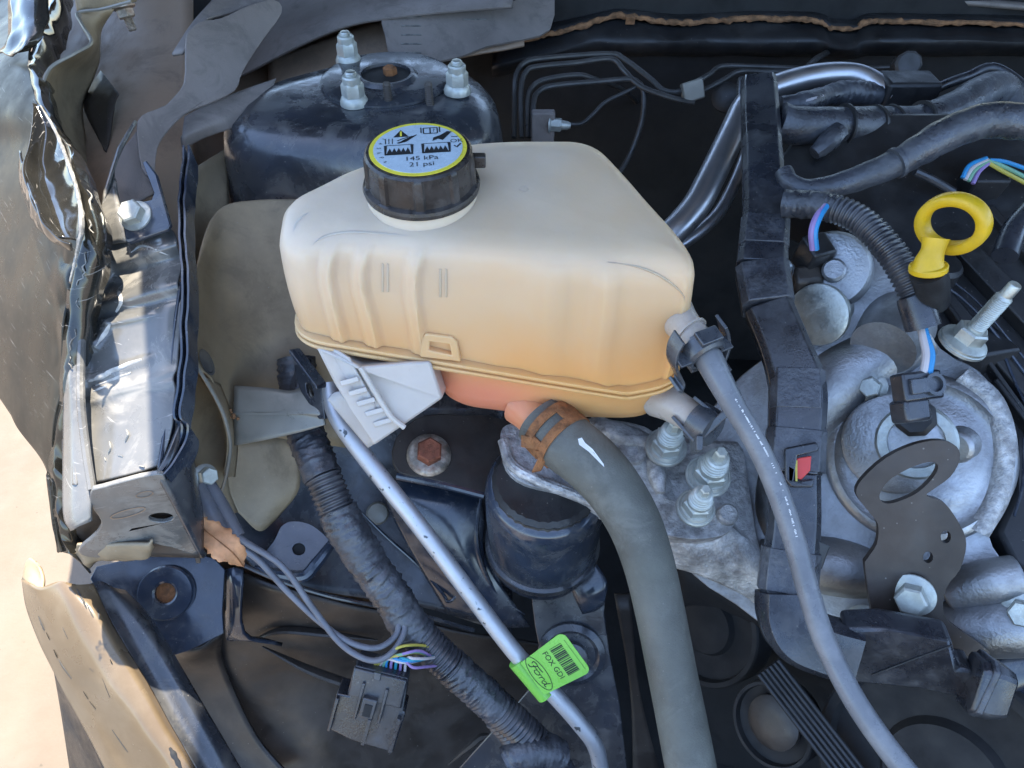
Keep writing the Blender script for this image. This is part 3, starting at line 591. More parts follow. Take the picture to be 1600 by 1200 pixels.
# ================================================================== STRUT TOWER
def rring(cs, rad, n=5, e=3):
    """rounded polygon ring: corners (Vectors), radius each"""
    m = len(cs); out = []
    for i in range(m):
        p, a, c = cs[i], cs[i-1], cs[(i+1) % m]; r = rad[i] if isinstance(rad, (list, tuple)) else rad
        da, dc = (a-p), (c-p); ra = min(r, da.length*.45); rc = min(r, dc.length*.45)
        s, t = p + da.normalized()*ra, p + dc.normalized()*rc
        arc = [s*(1-k)**2 + p*2*k*(1-k) + t*k*k for k in [j/n for j in range(n+1)]]
        if out: out += [out[-1].lerp(arc[0], j/e) for j in range(1, e)]
        out += arc
    out += [out[-1].lerp(out[0], j/e) for j in range(1, e)]
    return out
def inset(cs, d):
    c = sum(cs, V((0, 0, 0)))/len(cs)
    out = []
    for i, p in enumerate(cs):
        a = (cs[i-1]-p); b_ = (cs[(i+1) % len(cs)]-p); a.z = b_.z = 0; a.normalize(); b_.normalize()
        k = a + b_
        s = math.sqrt(max(.05, (1 - a.dot(b_))/2))
        k = k.normalized() if k.length > 1e-3 else (c-p).normalized()
        if k.dot(c-p) < 0: k = -k
        out.append(p + k*(d/s))
    return out
st = thing('strut_tower', 'rounded blue-black suspension strut tower behind the tank with three nuts', 'strut tower', at(600, 300, .78))
zt = CAMZ - .335
foot = [V((-.298, .675, zt)), V((-.10, .650, zt)), V((-.018, .70, zt)), V((-.008, .79, zt)), V((-.06, .885, zt)), V((-.18, .89, zt)), V((-.305, .80, zt))]
rs = []
for ins, dz, rad in ((.10, 0, .03), (.055, .0, .06), (.032, -.002, .07), (.014, -.010, .08), (.004, -.022, .085), (0, -.04, .085), (-.006, -.09, .085), (-.012, -.16, .08)):
    rs.append([p + V((0, 0, dz)) for p in rring(inset(foot, ins), rad)])
b = MB(); b.rings(rs[::-1], False, True)
for i, p in enumerate(b.v): b.v[i] = p + V((0, 0, noise.noise(p*30)*.0012))
mk('dome', b, M['e_coat'], st, smooth=50)
hc = at(604, 123, z=-.3335)
b = MB(); b.lathe([(.070, -.001), (.070, .0015), (.066, .003), (.034, .003), (.030, .0065), (.0265, .0065), (.0255, .002)], hc, V((0, 0, 1)), 48, cap0=False, cap1=False); mk('bearing_ring', b, M['e_coat'], st)
b = MB(); b.lathe([(.0255, .0022), (.0255, .0035)], hc, V((0, 0, 1)), 32); rh = mk('centre_opening', b, M['dark_void'], st)
b = MB(); b.lathe([(.0075, 0), (.0075, .007), (.005, .009)], hc + V((.004, .004, .003)), V((0, 0, 1)), 6); mk('rod_nut', b, M['rust'], rh)
for px, py in ((554, 162), (545, 97), (715, 144)):
    o = at(px, py, z=-.334); up = V((.02, -.02, 1)).normalized()
    b = MB(); b.lathe([(.0142, 0), (.0142, .003), (.0125, .007), (.011, .009)], o, up, 28); b.lathe([(.0115, .006), (.0115, .020), (.0095, .0225)], o, up, 6, a0=random.random()); b.lathe([(.0092, .021), (.0092, .0275), (.008, .029)], o, up, 20)
    nu = mk('flange_nut', b, M['zinc_pale'], st)
    b = MB(); b.stud(o + up*.027, up, .0058, .006); mk('stud_end', b, M['zinc'], nu)
for px, py in ((608, 166), (672, 166)):
    b = MB(); b.stud(at(px, py, z=-.337), V((0, 0, 1)), .0042, .024, .002); mk('threaded_stud', b, M['satin_black'], st)

# ================================================================== COWL
cw = thing('cowl_panel', 'grey-brown plastic cowl trim curving across the top of the bay', 'cowl', at(600, 90, .95))
edge = [(330,130),(380,110),(430,84),(472,63),(520,42),(564,29),(640,18),(721,10),(800,4)]
b = MB(); b.grid([A(*[(x+40, y-190, 1.06) for x, y in edge]), A(*[(x+20, y-70, 1.0) for x, y in edge]), A(*[(x, y, .93) for x, y in edge]), A(*[(x+2, y+9, .945) for x, y in edge])], 5, 5); mk('trim', b, M['grey_plastic'], cw, solid=.003)
b = MB(); b.grid([A((420,90,.98),(480,70,.985),(560,40,.99),(640,20,1.0),(820,5,1.02)), A((420,130,.965),(480,110,.96),(560,95,.955),(640,60,.96),(820,40,.98)), A((430,150,.97),(500,130,.965),(590,120,.96),(660,100,.95),(820,70,.965))], 5, 5, .002, 20); mk('recess_wall', b, M['brown_panel'], cw, solid=.003)
PW = plane3((620,50,.93),(780,40,.96),(650,95,.925))
b = MB(); b.prism([hit(PW, *p) for p in smooth_px([(598,22),(640,18),(720,10),(800,2),(860,-20),(860,45),(800,64),(760,72),(712,90),(650,98),(612,88),(602,55)], 3)], PW[1], .004); mk('slotted_wall', b, M['grey_plastic'], cw, bevel=.001)
for x0, x1, ys in ((627, 658, (27, 41, 55, 69, 83)), (724, 760, (11, 31))):
    for y in ys:
        fr = Fr(hit(PW, (x0+x1)/2, y, .0006), (hit(PW, x1, y)-hit(PW, x0, y))/2, (hit(PW, x0, y-1.2)-hit(PW, x0, y))/1)
        b = MB(); b.box(fr.o, fr.x, fr.y*.6, PW[1]*.0008); mk('moulded_rib', b, M['torn'], cw)
# side piece hanging down left
PC = plane3((300,60,.74),(400,40,.80),(330,190,.72))
b = MB(); b.prism([hit(PC, *p) for p in smooth_px([(290,78),(293,52),(312,34),(345,28),(390,8),(430,0),(440,20),(412,60),(380,110),(368,140),(330,160),(292,176),(262,205),(246,232),(240,275),(222,262),(214,205),(222,180),(255,166),(268,155),(288,128)], 3)], PC[1], .003); mk('side_flap', b, M['grey_plastic'], cw, bevel=.0012)
b = MB(); b.grid([A((268,84,.735),(284,82,.735),(291,80,.738)), A((300,35,.76),(310,35,.76),(318,32,.762)), A((335,-5,.80),(352,10,.80),(365,18,.80)), A((360,-40,.84),(400,-20,.84),(440,-8,.84))], 5, 5); mk('folded_edge', b, M['grey_plastic'], cw, solid=.003)
b = MB(); b.grid([A((432,122,.80),(425,142,.79),(424,165,.79)), A((380,140,.77),(376,168,.755),(385,192,.76)), A((320,165,.74),(318,195,.725),(325,214,.735)), A((288,182,.725),(285,210,.712),(288,232,.72))], 6, 5); mk('cross_strap', b, M['grey_plastic'], cw, solid=.004)
b = MB(); b.grid([A((255,166,.712),(230,180,.70),(214,205,.69)), A((240,230,.69),(205,235,.68),(176,255,.668)), A((232,262,.68),(198,280,.668),(171,285,.66)), A((243,300,.668),(212,316,.655),(186,326,.648))], 6, 6, .001, 40); mk('tongue', b, M['grey_plastic'], cw, solid=.0025)

# cowl grille edge with weathered foam to the right
ce = thing('windscreen_cowl', 'dark cowl edge with torn rusty foam strip along the top right', 'cowl', at(1200, 80, 1.0))
ed = [(770,74),(830,60),(885,47),(930,34),(964,25),(1000,28),(1030,33),(1060,36),(1100,34),(1140,31),(1180,29),(1225,30),(1270,31),(1290,38),(1300,44),(1335,46),(1350,36),(1380,33),(1450,35),(1520,36),(1640,40)]
b = MB(); b.grid([A(*[(x, y-130, 1.16) for x, y in ed]), A(*[(x, y-45, 1.08) for x, y in ed]), A(*[(x, y-4, 1.01) for x, y in ed])], 4, 5); mk('deck', b, M['matt_black'], ce, solid=.004)
b = MB(); p_ = A(*[(x, y, 1.012) for x, y in ed]); q = cr(p_, 12); rr = [.0035 + .002*noise.noise(p*60) + .0018*noise.noise(p*220) for p in q]
b.tube([p + V((0, 0, noise.noise(p*130)*.0022)) for p in q], rr, 8, 0); mk('foam_strip', b, M['foam'], ce)
b = MB(); b.grid([A(*[(x, y+2, 1.022) for x, y in ed]), A(*[(x, max(y+20, 55)+8, 1.01) for x, y in ed]), A(*[(x, max(y+30, 72)+10, 1.03) for x, y in ed]), A(*[(x, max(y+30, 72)+16, 1.06) for x, y in ed])], 4, 5, .002, 20); mk('wall', b, M['matt_black'], ce, solid=.004)
b = MB(); b.box(at(985, 31, 1.005), V((.006, 0, 0)), V((0, .002, .001)), V((0, -.002, .005))); mk('foam_scrap', b, M['foam'], ce)
b = MB(); b.grid([A((1440,-12,1.03),(1520,-4,1.02),(1640,6,1.01)), A((1440,-4,1.025),(1520,3,1.015),(1640,13,1.005))], 4, 3); mk('trim_strip', b, M['grey_plastic'], ce, solid=.006)

# ================================================================== BRAKE LINES
def line(name, label, pts, r, m, group, **k):
    b = MB(); b.tube(A(*pts), r, 10, 8, step=.004); return mk(name, b, m, label=label, cat='pipe', group=group, **k)
BL = 'thin brake lines along the firewall'
line('brake_line', 'outermost black brake line, highest of the bundle behind the tank', [(803,215,.93),(804,150,.94),(806,120,.94),(818,99,.945),(850,91,.95),(950,84,.95),(975,92,.945),(1015,122,.935),(1035,140,.93),(1055,144,.93),(1075,138,.93)], .0034, M['line_black'], BL)
line('brake_line', 'second brake line from the top, bending over towards the grey clip', [(815,215,.925),(814,140,.93),(822,112,.935),(840,104,.94),(900,98,.945),(955,92,.945),(975,110,.94),(1000,134,.93),(1040,150,.925),(1070,158,.925),(1085,160,.925)], .0034, M['line_black'], BL)
line('brake_line', 'third brake line from the top, fading out behind the crossing lines', [(825,215,.92),(825,155,.925),(835,132,.93),(860,122,.935),(905,117,.94),(930,124,.945),(965,136,.98),(985,150,1.04),(995,160,1.12)], .0032, M['line_black'], BL)
line('brake_line', 'lowest brake line of the bundle, running to the fitting side', [(832,215,.915),(834,160,.92),(842,143,.925),(865,134,.93),(940,127,.935),(985,124,.935),(1003,135,.935),(1006,165,.94),(1000,200,.95),(980,250,.96),(940,310,.95),(900,350,.93)], .0034, M['line_black'], BL)
line('brake_line', 'short grey brake line ending at the silver fitting', [(884,194,.91),(908,193,.915),(925,180,.92),(945,160,.925),(975,145,.93),(995,135,.935)], .0024, M['line_black'], BL)
line('brake_line', 'upper brake line leaving the grey clip to the right', [(1088,128,.93),(1110,115,.94),(1127,104,.95),(1180,104,.96),(1300,108,.97),(1420,104,.98)], .0032, M['line_black'], BL)
line('brake_line', 'lower brake line leaving the grey clip to the right', [(1098,142,.93),(1130,125,.94),(1155,112,.95),(1200,112,.96),(1290,112,.97)], .0032, M['line_black'], BL)
b = MB(); o = at(1082, 142, .925); b.box(o, V((.012, 0, .004)), V((-.003, .004, .011)), V((0, -.008, .004))); mk('line_clip', b, M['brushed_grey'], bevel=.002, label='small grey clip block joining the brake lines on the firewall', cat='clip')
ft = thing('brake_fitting', 'pale grey brake fitting block with nut behind the tank', 'fitting', at(850, 225, .90))
b = MB(); o = at(848, 208, .905); b.box(o, V((.014, 0, 0)), V((0, .006, 0)), V((0, 0, .028))); mk('block', b, M['grey_plastic'], ft, bevel=.002)
b = MB(); o = at(858, 194, .895); ax = V((1, -.15, 0)).normalized(); b.hexnut(o, ax, .008, .012, .010, .003); b.lathe([(.006, .012), (.005, .022), (.003, .026)], o, ax, 14); mk('flare_nut', b, M['zinc_pale'], ft)
# fittings and clutter on the dark firewall
for i, (pts, r, lb) in enumerate((
        [([(1240,140,.93),(1258,110,.935),(1275,92,.96),(1300,78,1.06)]), .004, 'small grey tube rising behind the silver pipe'],)):
    b = MB(); b.tube(A(*pts), r, 8, 5); mk('cable_stub', b, M['line_black'], label=lb, cat='cable')
b = MB(); b.lathe([(.018, 0), (.018, .01), (.012, .014)], at(1135, 153, .95), V((-.3, -.8, .5)), 24); mk('rubber_plug', b, M['matt_black'], label='round black rubber plug on the firewall beside the silver pipe', cat='plug')

# ================================================================== SILVER AIR-CONDITIONING PIPE
pp = thing('refrigerant_pipe', 'shiny silver refrigerant pipe bending down behind the tank', 'pipe', at(1060, 370, .72))
b = MB(); b.tube(A((1400,150,.84),(1352,122,.86),(1310,116,.865),(1260,122,.86),(1205,138,.85),(1180,150,.84),(1162,170,.825),(1148,200,.81),(1112,275,.775),(1085,325,.755),(1045,368,.74),(1000,400,.74)), [.010,.0125,.0135,.014,.014,.014,.0145,.0145,.0145,.0145,.014,.014], 24, 8, step=.005); mk('large_tube', b, M['bright_pipe'], pp)
b = MB(); b.tube(A((1180,190,.85),(1166,240,.835),(1146,290,.815),(1118,338,.79),(1070,378,.77),(1010,410,.76)), .0068, 16, 8); mk('small_tube', b, M['bright_pipe'], pp)
b = MB(); o = at(1167, 142, .835)
b.box(o, V((.011, 0, 0)), V((0, .004, -.003)), V((0, .008, .012))); mk('pipe_clip', b, M['black_plastic'], pp, bevel=.002)

# ================================================================== COOLANT TANK
tk = thing('coolant_tank', 'translucent white coolant expansion tank stained orange, in the middle', 'tank', at(780, 640, .62))
def ztop(y): return CAMZ - .291 + (y-.42)*.13
def zseam(x): return CAMZ - .374 - max(0, min(.245, x+.16))*.145 + max(0, x-.09)*.35
foot = [V((-.164, .425, 0)), V((-.168, .478, 0)), V((-.112, .528, 0)), V((-.012, .556, 0)), V((.066, .556, 0)), V((.128, .425, 0)), V((.122, .400, 0)), V((.05, .405, 0))]
RAD = [.026, .016, .035, .03, .022, .035, .022, .08]
def tring(ins, zf, rad=None, src=None): return [V((p.x, p.y, zf(p))) for p in rring(inset(src or foot, ins), rad or RAD, 8, 60)]
rs = []
for ins, f in ((.018, lambda p: ztop(p.y)-.0008), (.011, lambda p: ztop(p.y)-.0024), (.0055, lambda p: ztop(p.y)-.0055), (.002, lambda p: ztop(p.y)-.0095), (0, lambda p: ztop(p.y)-.016)): rs.append(tring(ins, f))
for t in [k/14 for k in range(1, 15)]: rs.append(tring(-.002*math.sin(t*3.14), lambda p, t=t: (ztop(p.y)-.016)*(1-t) + (zseam(p.x)+.002)*t))
c0 = V((-.01, .485, 0))
for t in (.92, .8, .55, .3, .1): rs.insert(0, [V((c0.x + (p.x-c0.x)*t, c0.y + (p.y-c0.y)*t, ztop(c0.y + (p.y-c0.y)*t) + .002*(1-t))) for p in tring(.018, lambda p: 0)])
b = MB(); b.rings(rs[::-1], True, True)
RIBS = [[(513,392),(506,425),(508,450),(518,485),(530,530)], [(568,390),(558,430),(560,458),(570,490),(582,538)], [(653,395),(642,432),(641,462),(647,500),(655,545)], [(765,402),(753,440),(752,475),(758,510),(765,560)], [(862,420),(848,460),(848,500),(856,545),(857,590)], [(950,422),(938,462),(934,500),(938,545),(941,600)]]
def ribx(r, py):
    for (x0, y0), (x1, y1) in zip(r, r[1:]):
        if py <= y1: return x0 + (x1-x0)*(py-y0)/(y1-y0)
    return r[-1][0]
def sstep(a, b_, x): t = max(0, min(1, (x-a)/(b_-a))); return t*t*(3-2*t)
for i, p in enumerate(b.v):
    h = 0
    if p.y < .47 and p.x > -.158 and p.x < .116:
        px, py = proj(p); fade = sstep(385, 425, py + (px-780)*-.03)
        ds = [px - ribx(r, py) for r in RIBS]
        # panels between the ribs are pressed in, ribs stay broad and soft
        near = min(abs(d) for d in ds); h = -.0040*fade*sstep(6, 17, near)*sstep(470, 500, px)*sstep(1085, 1040, px)
        h += .0016*fade*math.exp(-(min(ds, key=abs)-5)**2/14)
    b.v[i] = p + V((0, -1, .15))*h + noise.noise_vector(p*22)*.0009
TB = b; mk('tank_shell', b, M['tank'], tk, smooth=60)
TK = on_mesh(TB)
# welded double seam
for k, (dz, o_) in enumerate(((.0012, -.0030), (-.0038, -.0036))):
    r0 = tring(o_, lambda p: zseam(p.x)+dz); r1 = tring(o_-.0006, lambda p: zseam(p.x)+dz-.0014); r2 = tring(o_, lambda p: zseam(p.x)+dz-.0034); i0 = tring(.006, lambda p: zseam(p.x)+dz); i2 = tring(.006, lambda p: zseam(p.x)+dz-.0034)
    b = MB(); b.rings([i0, r0, r1, r2, i2, i0], False, False); mk('weld_seam', b, M['tank'], tk, smooth=40)
# lower shell
lf = [V((-.062, .428, 0)), V((-.066, .48, 0)), V((-.03, .52, 0)), V((.0, .545, 0)), V((.06, .545, 0)), V((.118, .43, 0)), V((.116, .405, 0)), V((.05, .41, 0))]
def zbot(x): return CAMZ - .466 + .010*max(0, (x-.02))/.1
rs = []
for ins, t in ((0, 0), (0, .3), (.001, .6), (.004, .8), (.010, .93), (.018, 1.0), (.04, 1.0)):
    rs.append(tring(ins, lambda p, t=t: (zseam(p.x)-.004)*(1-t) + zbot(p.x)*t, None, lf))
b = MB(); b.rings(rs, True, True); mk('tank_base', b, M['tank'], tk, smooth=60)
LS = on_mesh(b)
# pressed shoulder line of the front panel
for pts in ([(478,395),(500,372),(545,362),(620,366),(665,372)], [(940,408),(990,415),(1030,430),(1062,455),(1076,480)], [(456,372),(466,345),(494,325)]):
    q = [TK(v.x, v.y, -.0007) for v in cr([V(p) for p in pts], 6)]; q = [p for p in q if p]; n = len(q)
    b = MB(); b.tube(q, [.0018*math.sin(math.pi*(i+.6)/(n+.2)) + .0001 for i in range(n)], 8, 0, flat=.6); mk('shoulder_bead', b, M['tank'], tk, smooth=60)
for x in (598, 606, 688, 697):                  # level marks
    q = [TK(x, y + (x > 650)*8, -.0004) for y in (412, 425, 440, 456)]
    b = MB(); b.tube([p for p in q if p], .0011, 6, 3); mk('level_mark', b, M['tank'], tk)
b = MB(); q = [TK(x, y, -.0005) for x, y in ((812,293),(820,291),(826,296),(818,299),(810,296))]; q = [p for p in q if p]; b.tube(q, .0007, 6, 3); mk('mould_mark', b, M['tank'], tk)
b = MB(); b.lathe([(.0016, 0), (.001, .0008)], TK(682, 345), V((0, -.1, 1)), 7); mk('dirt_speck', b, M['ink'], tk)
# latch loop on the seam
fp = on_mesh(TB)
PT = plane3((660,550,.552),(715,560,.556),(690,525,.5475)); PT = (fp(688, 545) + (CAM-fp(688,545)).normalized()*.0075, V((0, -1, .12)).normalized())
hole = [hit(PT, *p) for p in [(670,548),(672,534),(702,538),(706,556)]]
b = MB(); b.prism([hit(PT, *p) for p in [(656,558),(658,530),(664,522),(706,527),(714,535),(720,566)]], PT[1], .008, [hole]); mk('latch_loop', b, M['tank'], tk, bevel=.0012)
# filler neck and cap
ca = V((.0, -.06, 1)).normalized(); co = at(660, 297, .5365)
b = MB(); b.lathe([(.049, -.014), (.0435, -.010), (.0405, -.004), (.0395, .001), (.0355, .005), (.0335, .012), (.033, .02)], co, ca, 48); mk('filler_neck', b, M['tank'], tk, smooth=60)
cp_ = [(.0395, .003), (.0400, .006), (.0390, .008), (.0375, .009), (.0360, .028), (.0350, .0305), (.0335, .0318), (.0, .0322)]
def grip(j, a):
    if j not in (3, 4): return 1
    k = (a*9/(2*math.pi) + .15) % 1
    return 1 - .045*(1 if .12 < k < .88 else 0)
b = MB(); b.lathe([(.0412, .003), (.0418, .006), (.0410, .0082), (.0394, .0092), (.0382, .0285), (.0372, .0310), (.0355, .0325), (.0310, .0330)], co, ca, 144, grip); capo = mk('cap', b, M['cap_plastic'], tk, smooth=30)
b = MB(); b.box(co + V((.041, .006, .020)), V((.005, 0, 0)), V((0, .0035, 0)), V((0, 0, .0045))); mk('cap_lug', b, M['cap_plastic'], capo, bevel=.001)
x_, y_, n_ = frame(ca); ex = V((1, .11, .007)).normalized(); ex = (ex - ca*ex.dot(ca)).normalized()
lc = Fr(co + ca*.0331, ex, ca.cross(ex))
b = MB(); b.lathe([(.0336, 0), (.0336, .0004)], lc.o, ca, 64); mk('label_rim', b, M['label_yellow'], capo)
b = MB(); b.lathe([(.0306, .0003), (.0306, .0007)], lc.o, ca, 64); mk('label_disc', b, M['label_pale'], capo)
b = MB(); H = .0009; K = .0336
def k2(*p): return [(u*K, v*K) for u, v in p]
flat(b, lc, k2((-.50,.45),(-.34,.72),(-.18,.45)), H)                       # warning triangle
for s_ in ((.08,.56,.08,.78),(.13,.53,.13,.75),(.13,.75,.42,.75),(.13,.53,.42,.53),(.27,.53,.27,.75),(.42,.53,.42,.75),(.47,.56,.47,.78)): stroke(b, lc, k2(s_[:2], s_[2:]), .0009, H, 0)
text_mb(b, '?', lc, .345*K, .64*K, .006, H)
for x0 in (-.66, .10):                                                       # two boxes with wavy filling
    stroke(b, lc, k2((x0,.14),(x0,-.20),(x0+.54,-.20),(x0+.54,.14)), .0022, H, 0); stroke(b, lc, k2((x0,.14),(x0+.54,.14)), .0006, H, 0)
    z_ = [(x0+.04+.46*i/10, -.06 + (.09 if i % 2 else -.06)) for i in range(11)]
    flat(b, lc, k2(*([(x0+.03,-.19)] + z_ + [(x0+.51,-.19)])), H)
for i in range(3): stroke(b, lc, k2((-.66+.07*i,.20),(-.66+.07*i,.40)), .0006, H, 0)
for i in range(6): stroke(b, lc, k2((-.40+.03*i,.20+.01*i),(-.24+.045*i,.36+.03*i)), .0008, H, 0)    # open hand
stroke(b, lc, k2((-.42,.3),(-.3,.38),(-.1,.46)), .0009, H); stroke(b, lc, k2((-.42,.22),(-.28,.3),(-.1,.46)), .0009, H)
flat(b, lc, k2((.30,.22),(.33,.36),(.48,.44),(.62,.58),(.72,.56),(.62,.40),(.52,.24),(.42,.30)), H)   # closed hand
text_mb(b, 'OK', lc, .80*K, .18*K, .0062, H); stroke(b, lc, k2((.74,.02),(.79,-.06),(.88,.08)), .0013, H, 0)
stroke(b, lc, k2((.70,.36),(.78,.34),(.84,.36)), .0008, H)
text_mb(b, '145 kPa', lc, .06*K, -.40*K, .0072, H); text_mb(b, '21 psi', lc, .06*K, -.62*K, .0072, H)
for i, ch in enumerate('145kPa'):
    a = R(150 + i*13); text_mb(b, ch, lc, math.cos(a)*.80*K, math.sin(a)*.80*K, .0042, H, rot=a+R(90))
mk('label_print', b, M['ink'], capo, smooth=0)
fr = Fr(lc.o, lc.x, lc.y); b = MB(); stroke(b, lc, k2((-.34,.47),(-.34,.66)), .0013, H+.0002, 0); mk('label_mark', b, M['label_yellow'], capo, smooth=0)
# white mounting foot below the seam on the left
ft = on_mesh(TB)
def box8(top, bot): 
    m = MB(); n = len(top); m.rings([top, bot], True, True); return m
T0 = [(487,533,.560),(660,556,.560),(690,618,.578),(582,697,.583),(530,625,.576),(520,580,.570)]
b = MB()
top = A((492,540,.566),(540,560,.563),(562,573,.561),(640,566,.560),(672,565,.562),(692,622,.583),(583,697,.585),(548,640,.575),(522,600,.572))
bot = [p + V((0, .03, -.02)) for p in top]
b.rings([top, bot], True, True); wf = mk('mounting_foot', b, M['white_plastic'], tk, bevel=.002)
b = MB(); b.grid([A((485,536,.572),(508,560,.575),(520,592,.583)), A((520,545,.566),(535,575,.568),(545,612,.575)), A((545,560,.562),(562,590,.566),(590,640,.576))], 5, 5); mk('foot_web', b, M['white_plastic'], wf, solid=.002)
b = MB(); b.tube(A((563,574,.5605),(592,622,.570),(612,652,.576),(632,668,.5805)), .0022, 8, 5); mk('foot_edge', b, M['white_plastic'], wf)
for k in range(5):
    x, y = 530+k*13, 590+k*16; d = .5685+.0035*k
    b = MB(); o = at(x+16, y+6, d-.002); b.box(o, (at(x+30, y+2, d)-at(x+2, y+10, d+.001))*.5, (at(x+6, y+14, d+.002)-at(x, y, d))*.28, (CAM-o).normalized()*.003); mk('foot_tooth', b, M['white_plastic'], wf, bevel=.0008)
b = MB(); b.grid([A((512,625,.60),(520,615,.60),(530,612,.598)), A((545,665,.61),(552,658,.605),(562,655,.60)), A((575,700,.615),(580,697,.612),(584,694,.608))], 4, 4); mk('foot_tab', b, M['white_plastic'], wf, solid=.002)
# outlets
b = MB(); b.tube(A((1050,488,.545),(1066,506,.530),(1084,528,.520),(1096,545,.515)), [.016,.0125,.0118,.0118], 24, 5); up_o = mk('vent_spout', b, M['frost'], tk)
b = MB(); b.tube(A((1078,519,.5225),(1080,521,.5218)), .0133, 24, 0); mk('spout_collar', b, M['frost'], up_o)
b = MB(); b.grid([A((1052,478,.535),(1062,484,.531)), A((1056,505,.529),(1070,500,.527))], 3, 3); mk('spout_web', b, M['frost'], up_o, solid=.003)
b = MB(); b.tube(A((1030,622,.60),(1052,634,.586),(1075,648,.577),(1094,660,.572)), [.016,.0135,.0125,.0125], 24, 5); mk('return_spout', b, M['frost'], tk)
b = MB(); b.tube(A((820,630,.625),(835,646,.618),(858,672,.61)), [.021,.0185,.0175], 24, 4); mk('outlet_spout', b, M['tank'], tk)
b = MB(); q = A((824,650,.604),(838,640,.602),(846,650,.600),(832,662,.602)); b.prism(q, (CAM-q[0]).normalized(), .006); mk('spout_key', b, M['tank'], tk, bevel=.001)

# ================================================================== HOSES ON THE TANK
def clip(name, label, c, ax, flip=1, s=1.0):
    x, y, n = frame(ax); t = thing(name, label, 'connector', c)
    b = MB(); b.lathe([(.0145*s, -.006*s), (.0145*s, .004*s), (.0125*s, .006*s), (.0105*s, .006*s), (.0105*s, -.006*s)], c, n, 28, cap0=False, cap1=False); mk('collar', b, M['clip_plastic'], t)
    for sg in (-1, 1):                          # springy side wings
        pts = [c + x*(sg*k)*s + y*(v*s) + n*(h*s) for k, v, h in ((.017, .012, -.010), (.021, .004, -.007), (.022, -.004, -.002), (.0185, -.012, .003), (.0165, -.017, .006), (.019, -.019, .009), (.0225, -.0165, .008))]
        m = MB(); q = cr(pts, 5); vs = []
        for i, p in enumerate(q):
            tt = (q[min(i+1, len(q)-1)]-q[max(i-1, 0)]).normalized(); nn = tt.cross(n).normalized()
            vs += [p+nn*.0012-n*.006*s, p+nn*.0012+n*.006*s, p-nn*.0012+n*.006*s, p-nn*.0012-n*.006*s]
        m.add(vs, [(i*4+k, i*4+(k+1) % 4, i*4+4+(k+1) % 4, i*4+4+k) for i in range(len(q)-1) for k in range(4)] + [(3, 2, 1, 0), tuple(len(vs)-4+k for k in range(4))])
        mk('spring_wing', m, M['clip_plastic'], t, bevel=.0004)
        m = MB(); m.box(c + x*(sg*.017*s) + n*.001, x*(.0045*s), y*(.0012*s), n*(.005*s)); mk('wing_web', m, M['clip_plastic'], t, bevel=.0004)
    m = MB(); m.box(c + y*(.0145*s) - n*.002*s, x*(.0085*s), y*(.0018*s), n*(.0055*s)); mk('release_tab', m, M['clip_plastic'], t, bevel=.0008)
    m = MB(); m.box(c - y*(.0145*s), x*(.007*s), y*(.0014*s), n*(.006*s)); mk('latch_bar', m, M['clip_plastic'], t, bevel=.0005)
    return t
hp_ = A((1084,528,.518),(1096,545,.512),(1108,562,.510),(1125,595,.508),(1150,640,.506),(1180,690,.503),(1210,755,.500),(1240,840,.496),(1262,920,.492),(1288,1000,.487),(1330,1085,.480),(1380,1160,.473),(1440,1235,.466))
vh = thing('vent_hose', 'thin grey rubber hose sweeping from the tank down to the lower right', 'hose', hp_[-1])
b = MB(); b.tube(hp_, [.0095,.0098,.0098,.0088,.0078,.0074,.0074,.0074,.0074,.0074,.0074,.0074,.0074], 24, 8, step=.004); mk('tube', b, M['grey_rubber'], vh); VH = on_mesh(b)
b = MB(); q = cr([V((x, y)) for x, y in ((1148,622),(1175,668),(1205,722),(1228,780),(1248,850))], 34); i = 0    # faded print along the hose
while i < len(q)-3:
    if random.random() < .5:
        p0, p1 = VH(q[i].x, q[i].y, .0002), VH(q[i+1].x, q[i+1].y, .0002)
        if p0 and p1:
            t_ = (p1-p0).normalized(); s_ = t_.cross((CAM-p0).normalized()).normalized(); w_ = random.uniform(.0003, .0008)
            b.add([p0-s_*w_, p0+s_*w_, p0+s_*w_+t_*.0005, p0-s_*w_+t_*.0005], [(0, 1, 2, 3)])
    i += 1
mk('faded_print', b, M['white_ink'], vh, smooth=0)
clip('hose_connector', 'grey plastic spring clip connector where the thin hose leaves the tank', at(1098, 548, .508), (hp_[2]-hp_[0]), s=1.02)
lowc = thing('spout_connector', 'dark clip connector on the lower right spout of the tank', 'connector', at(1100, 690, .57))
ax = (at(1110, 672, .566)-at(1060, 640, .586)); x, y, n = frame(ax); c = at(1098, 662, .568)
b = MB(); b.lathe([(.0155, -.006), (.0158, .004), (.014, .010), (.006, .011)], c, n, 24); mk('collar', b, M['clip_plastic'], lowc)
for v0, v1, lb in (((1052,652,.574),(1086,690,.566),1), ((1086,622,.570),(1128,655,.56),2)):
    p0, p1 = at(*v0), at(*v1); m = MB(); d_ = (p1-p0); nn = d_.cross(CAM-p0).normalized(); m.box((p0+p1)/2, d_/2, nn*.0014, d_.cross(nn).normalized()*.007); mk('side_wing', m, M['clip_plastic'], lowc, bevel=.0005)
m = MB(); p0, p1 = at(1086,690,.566), at(1140,640,.556); d_ = p1-p0; nn = d_.cross(CAM-p0).normalized(); m.box((p0+p1)/2, d_/2, nn*.003, d_.cross(nn).normalized()*.007); mk('cross_bar', m, M['clip_plastic'], lowc, bevel=.001)
m = MB(); p0 = at(1088, 695, .562); m.box(p0, V((.0025, 0, 0)), V((0, .004, .004)), V((0, -.006, .009))); mk('pull_tab', m, M['clip_plastic'], lowc, bevel=.0008)

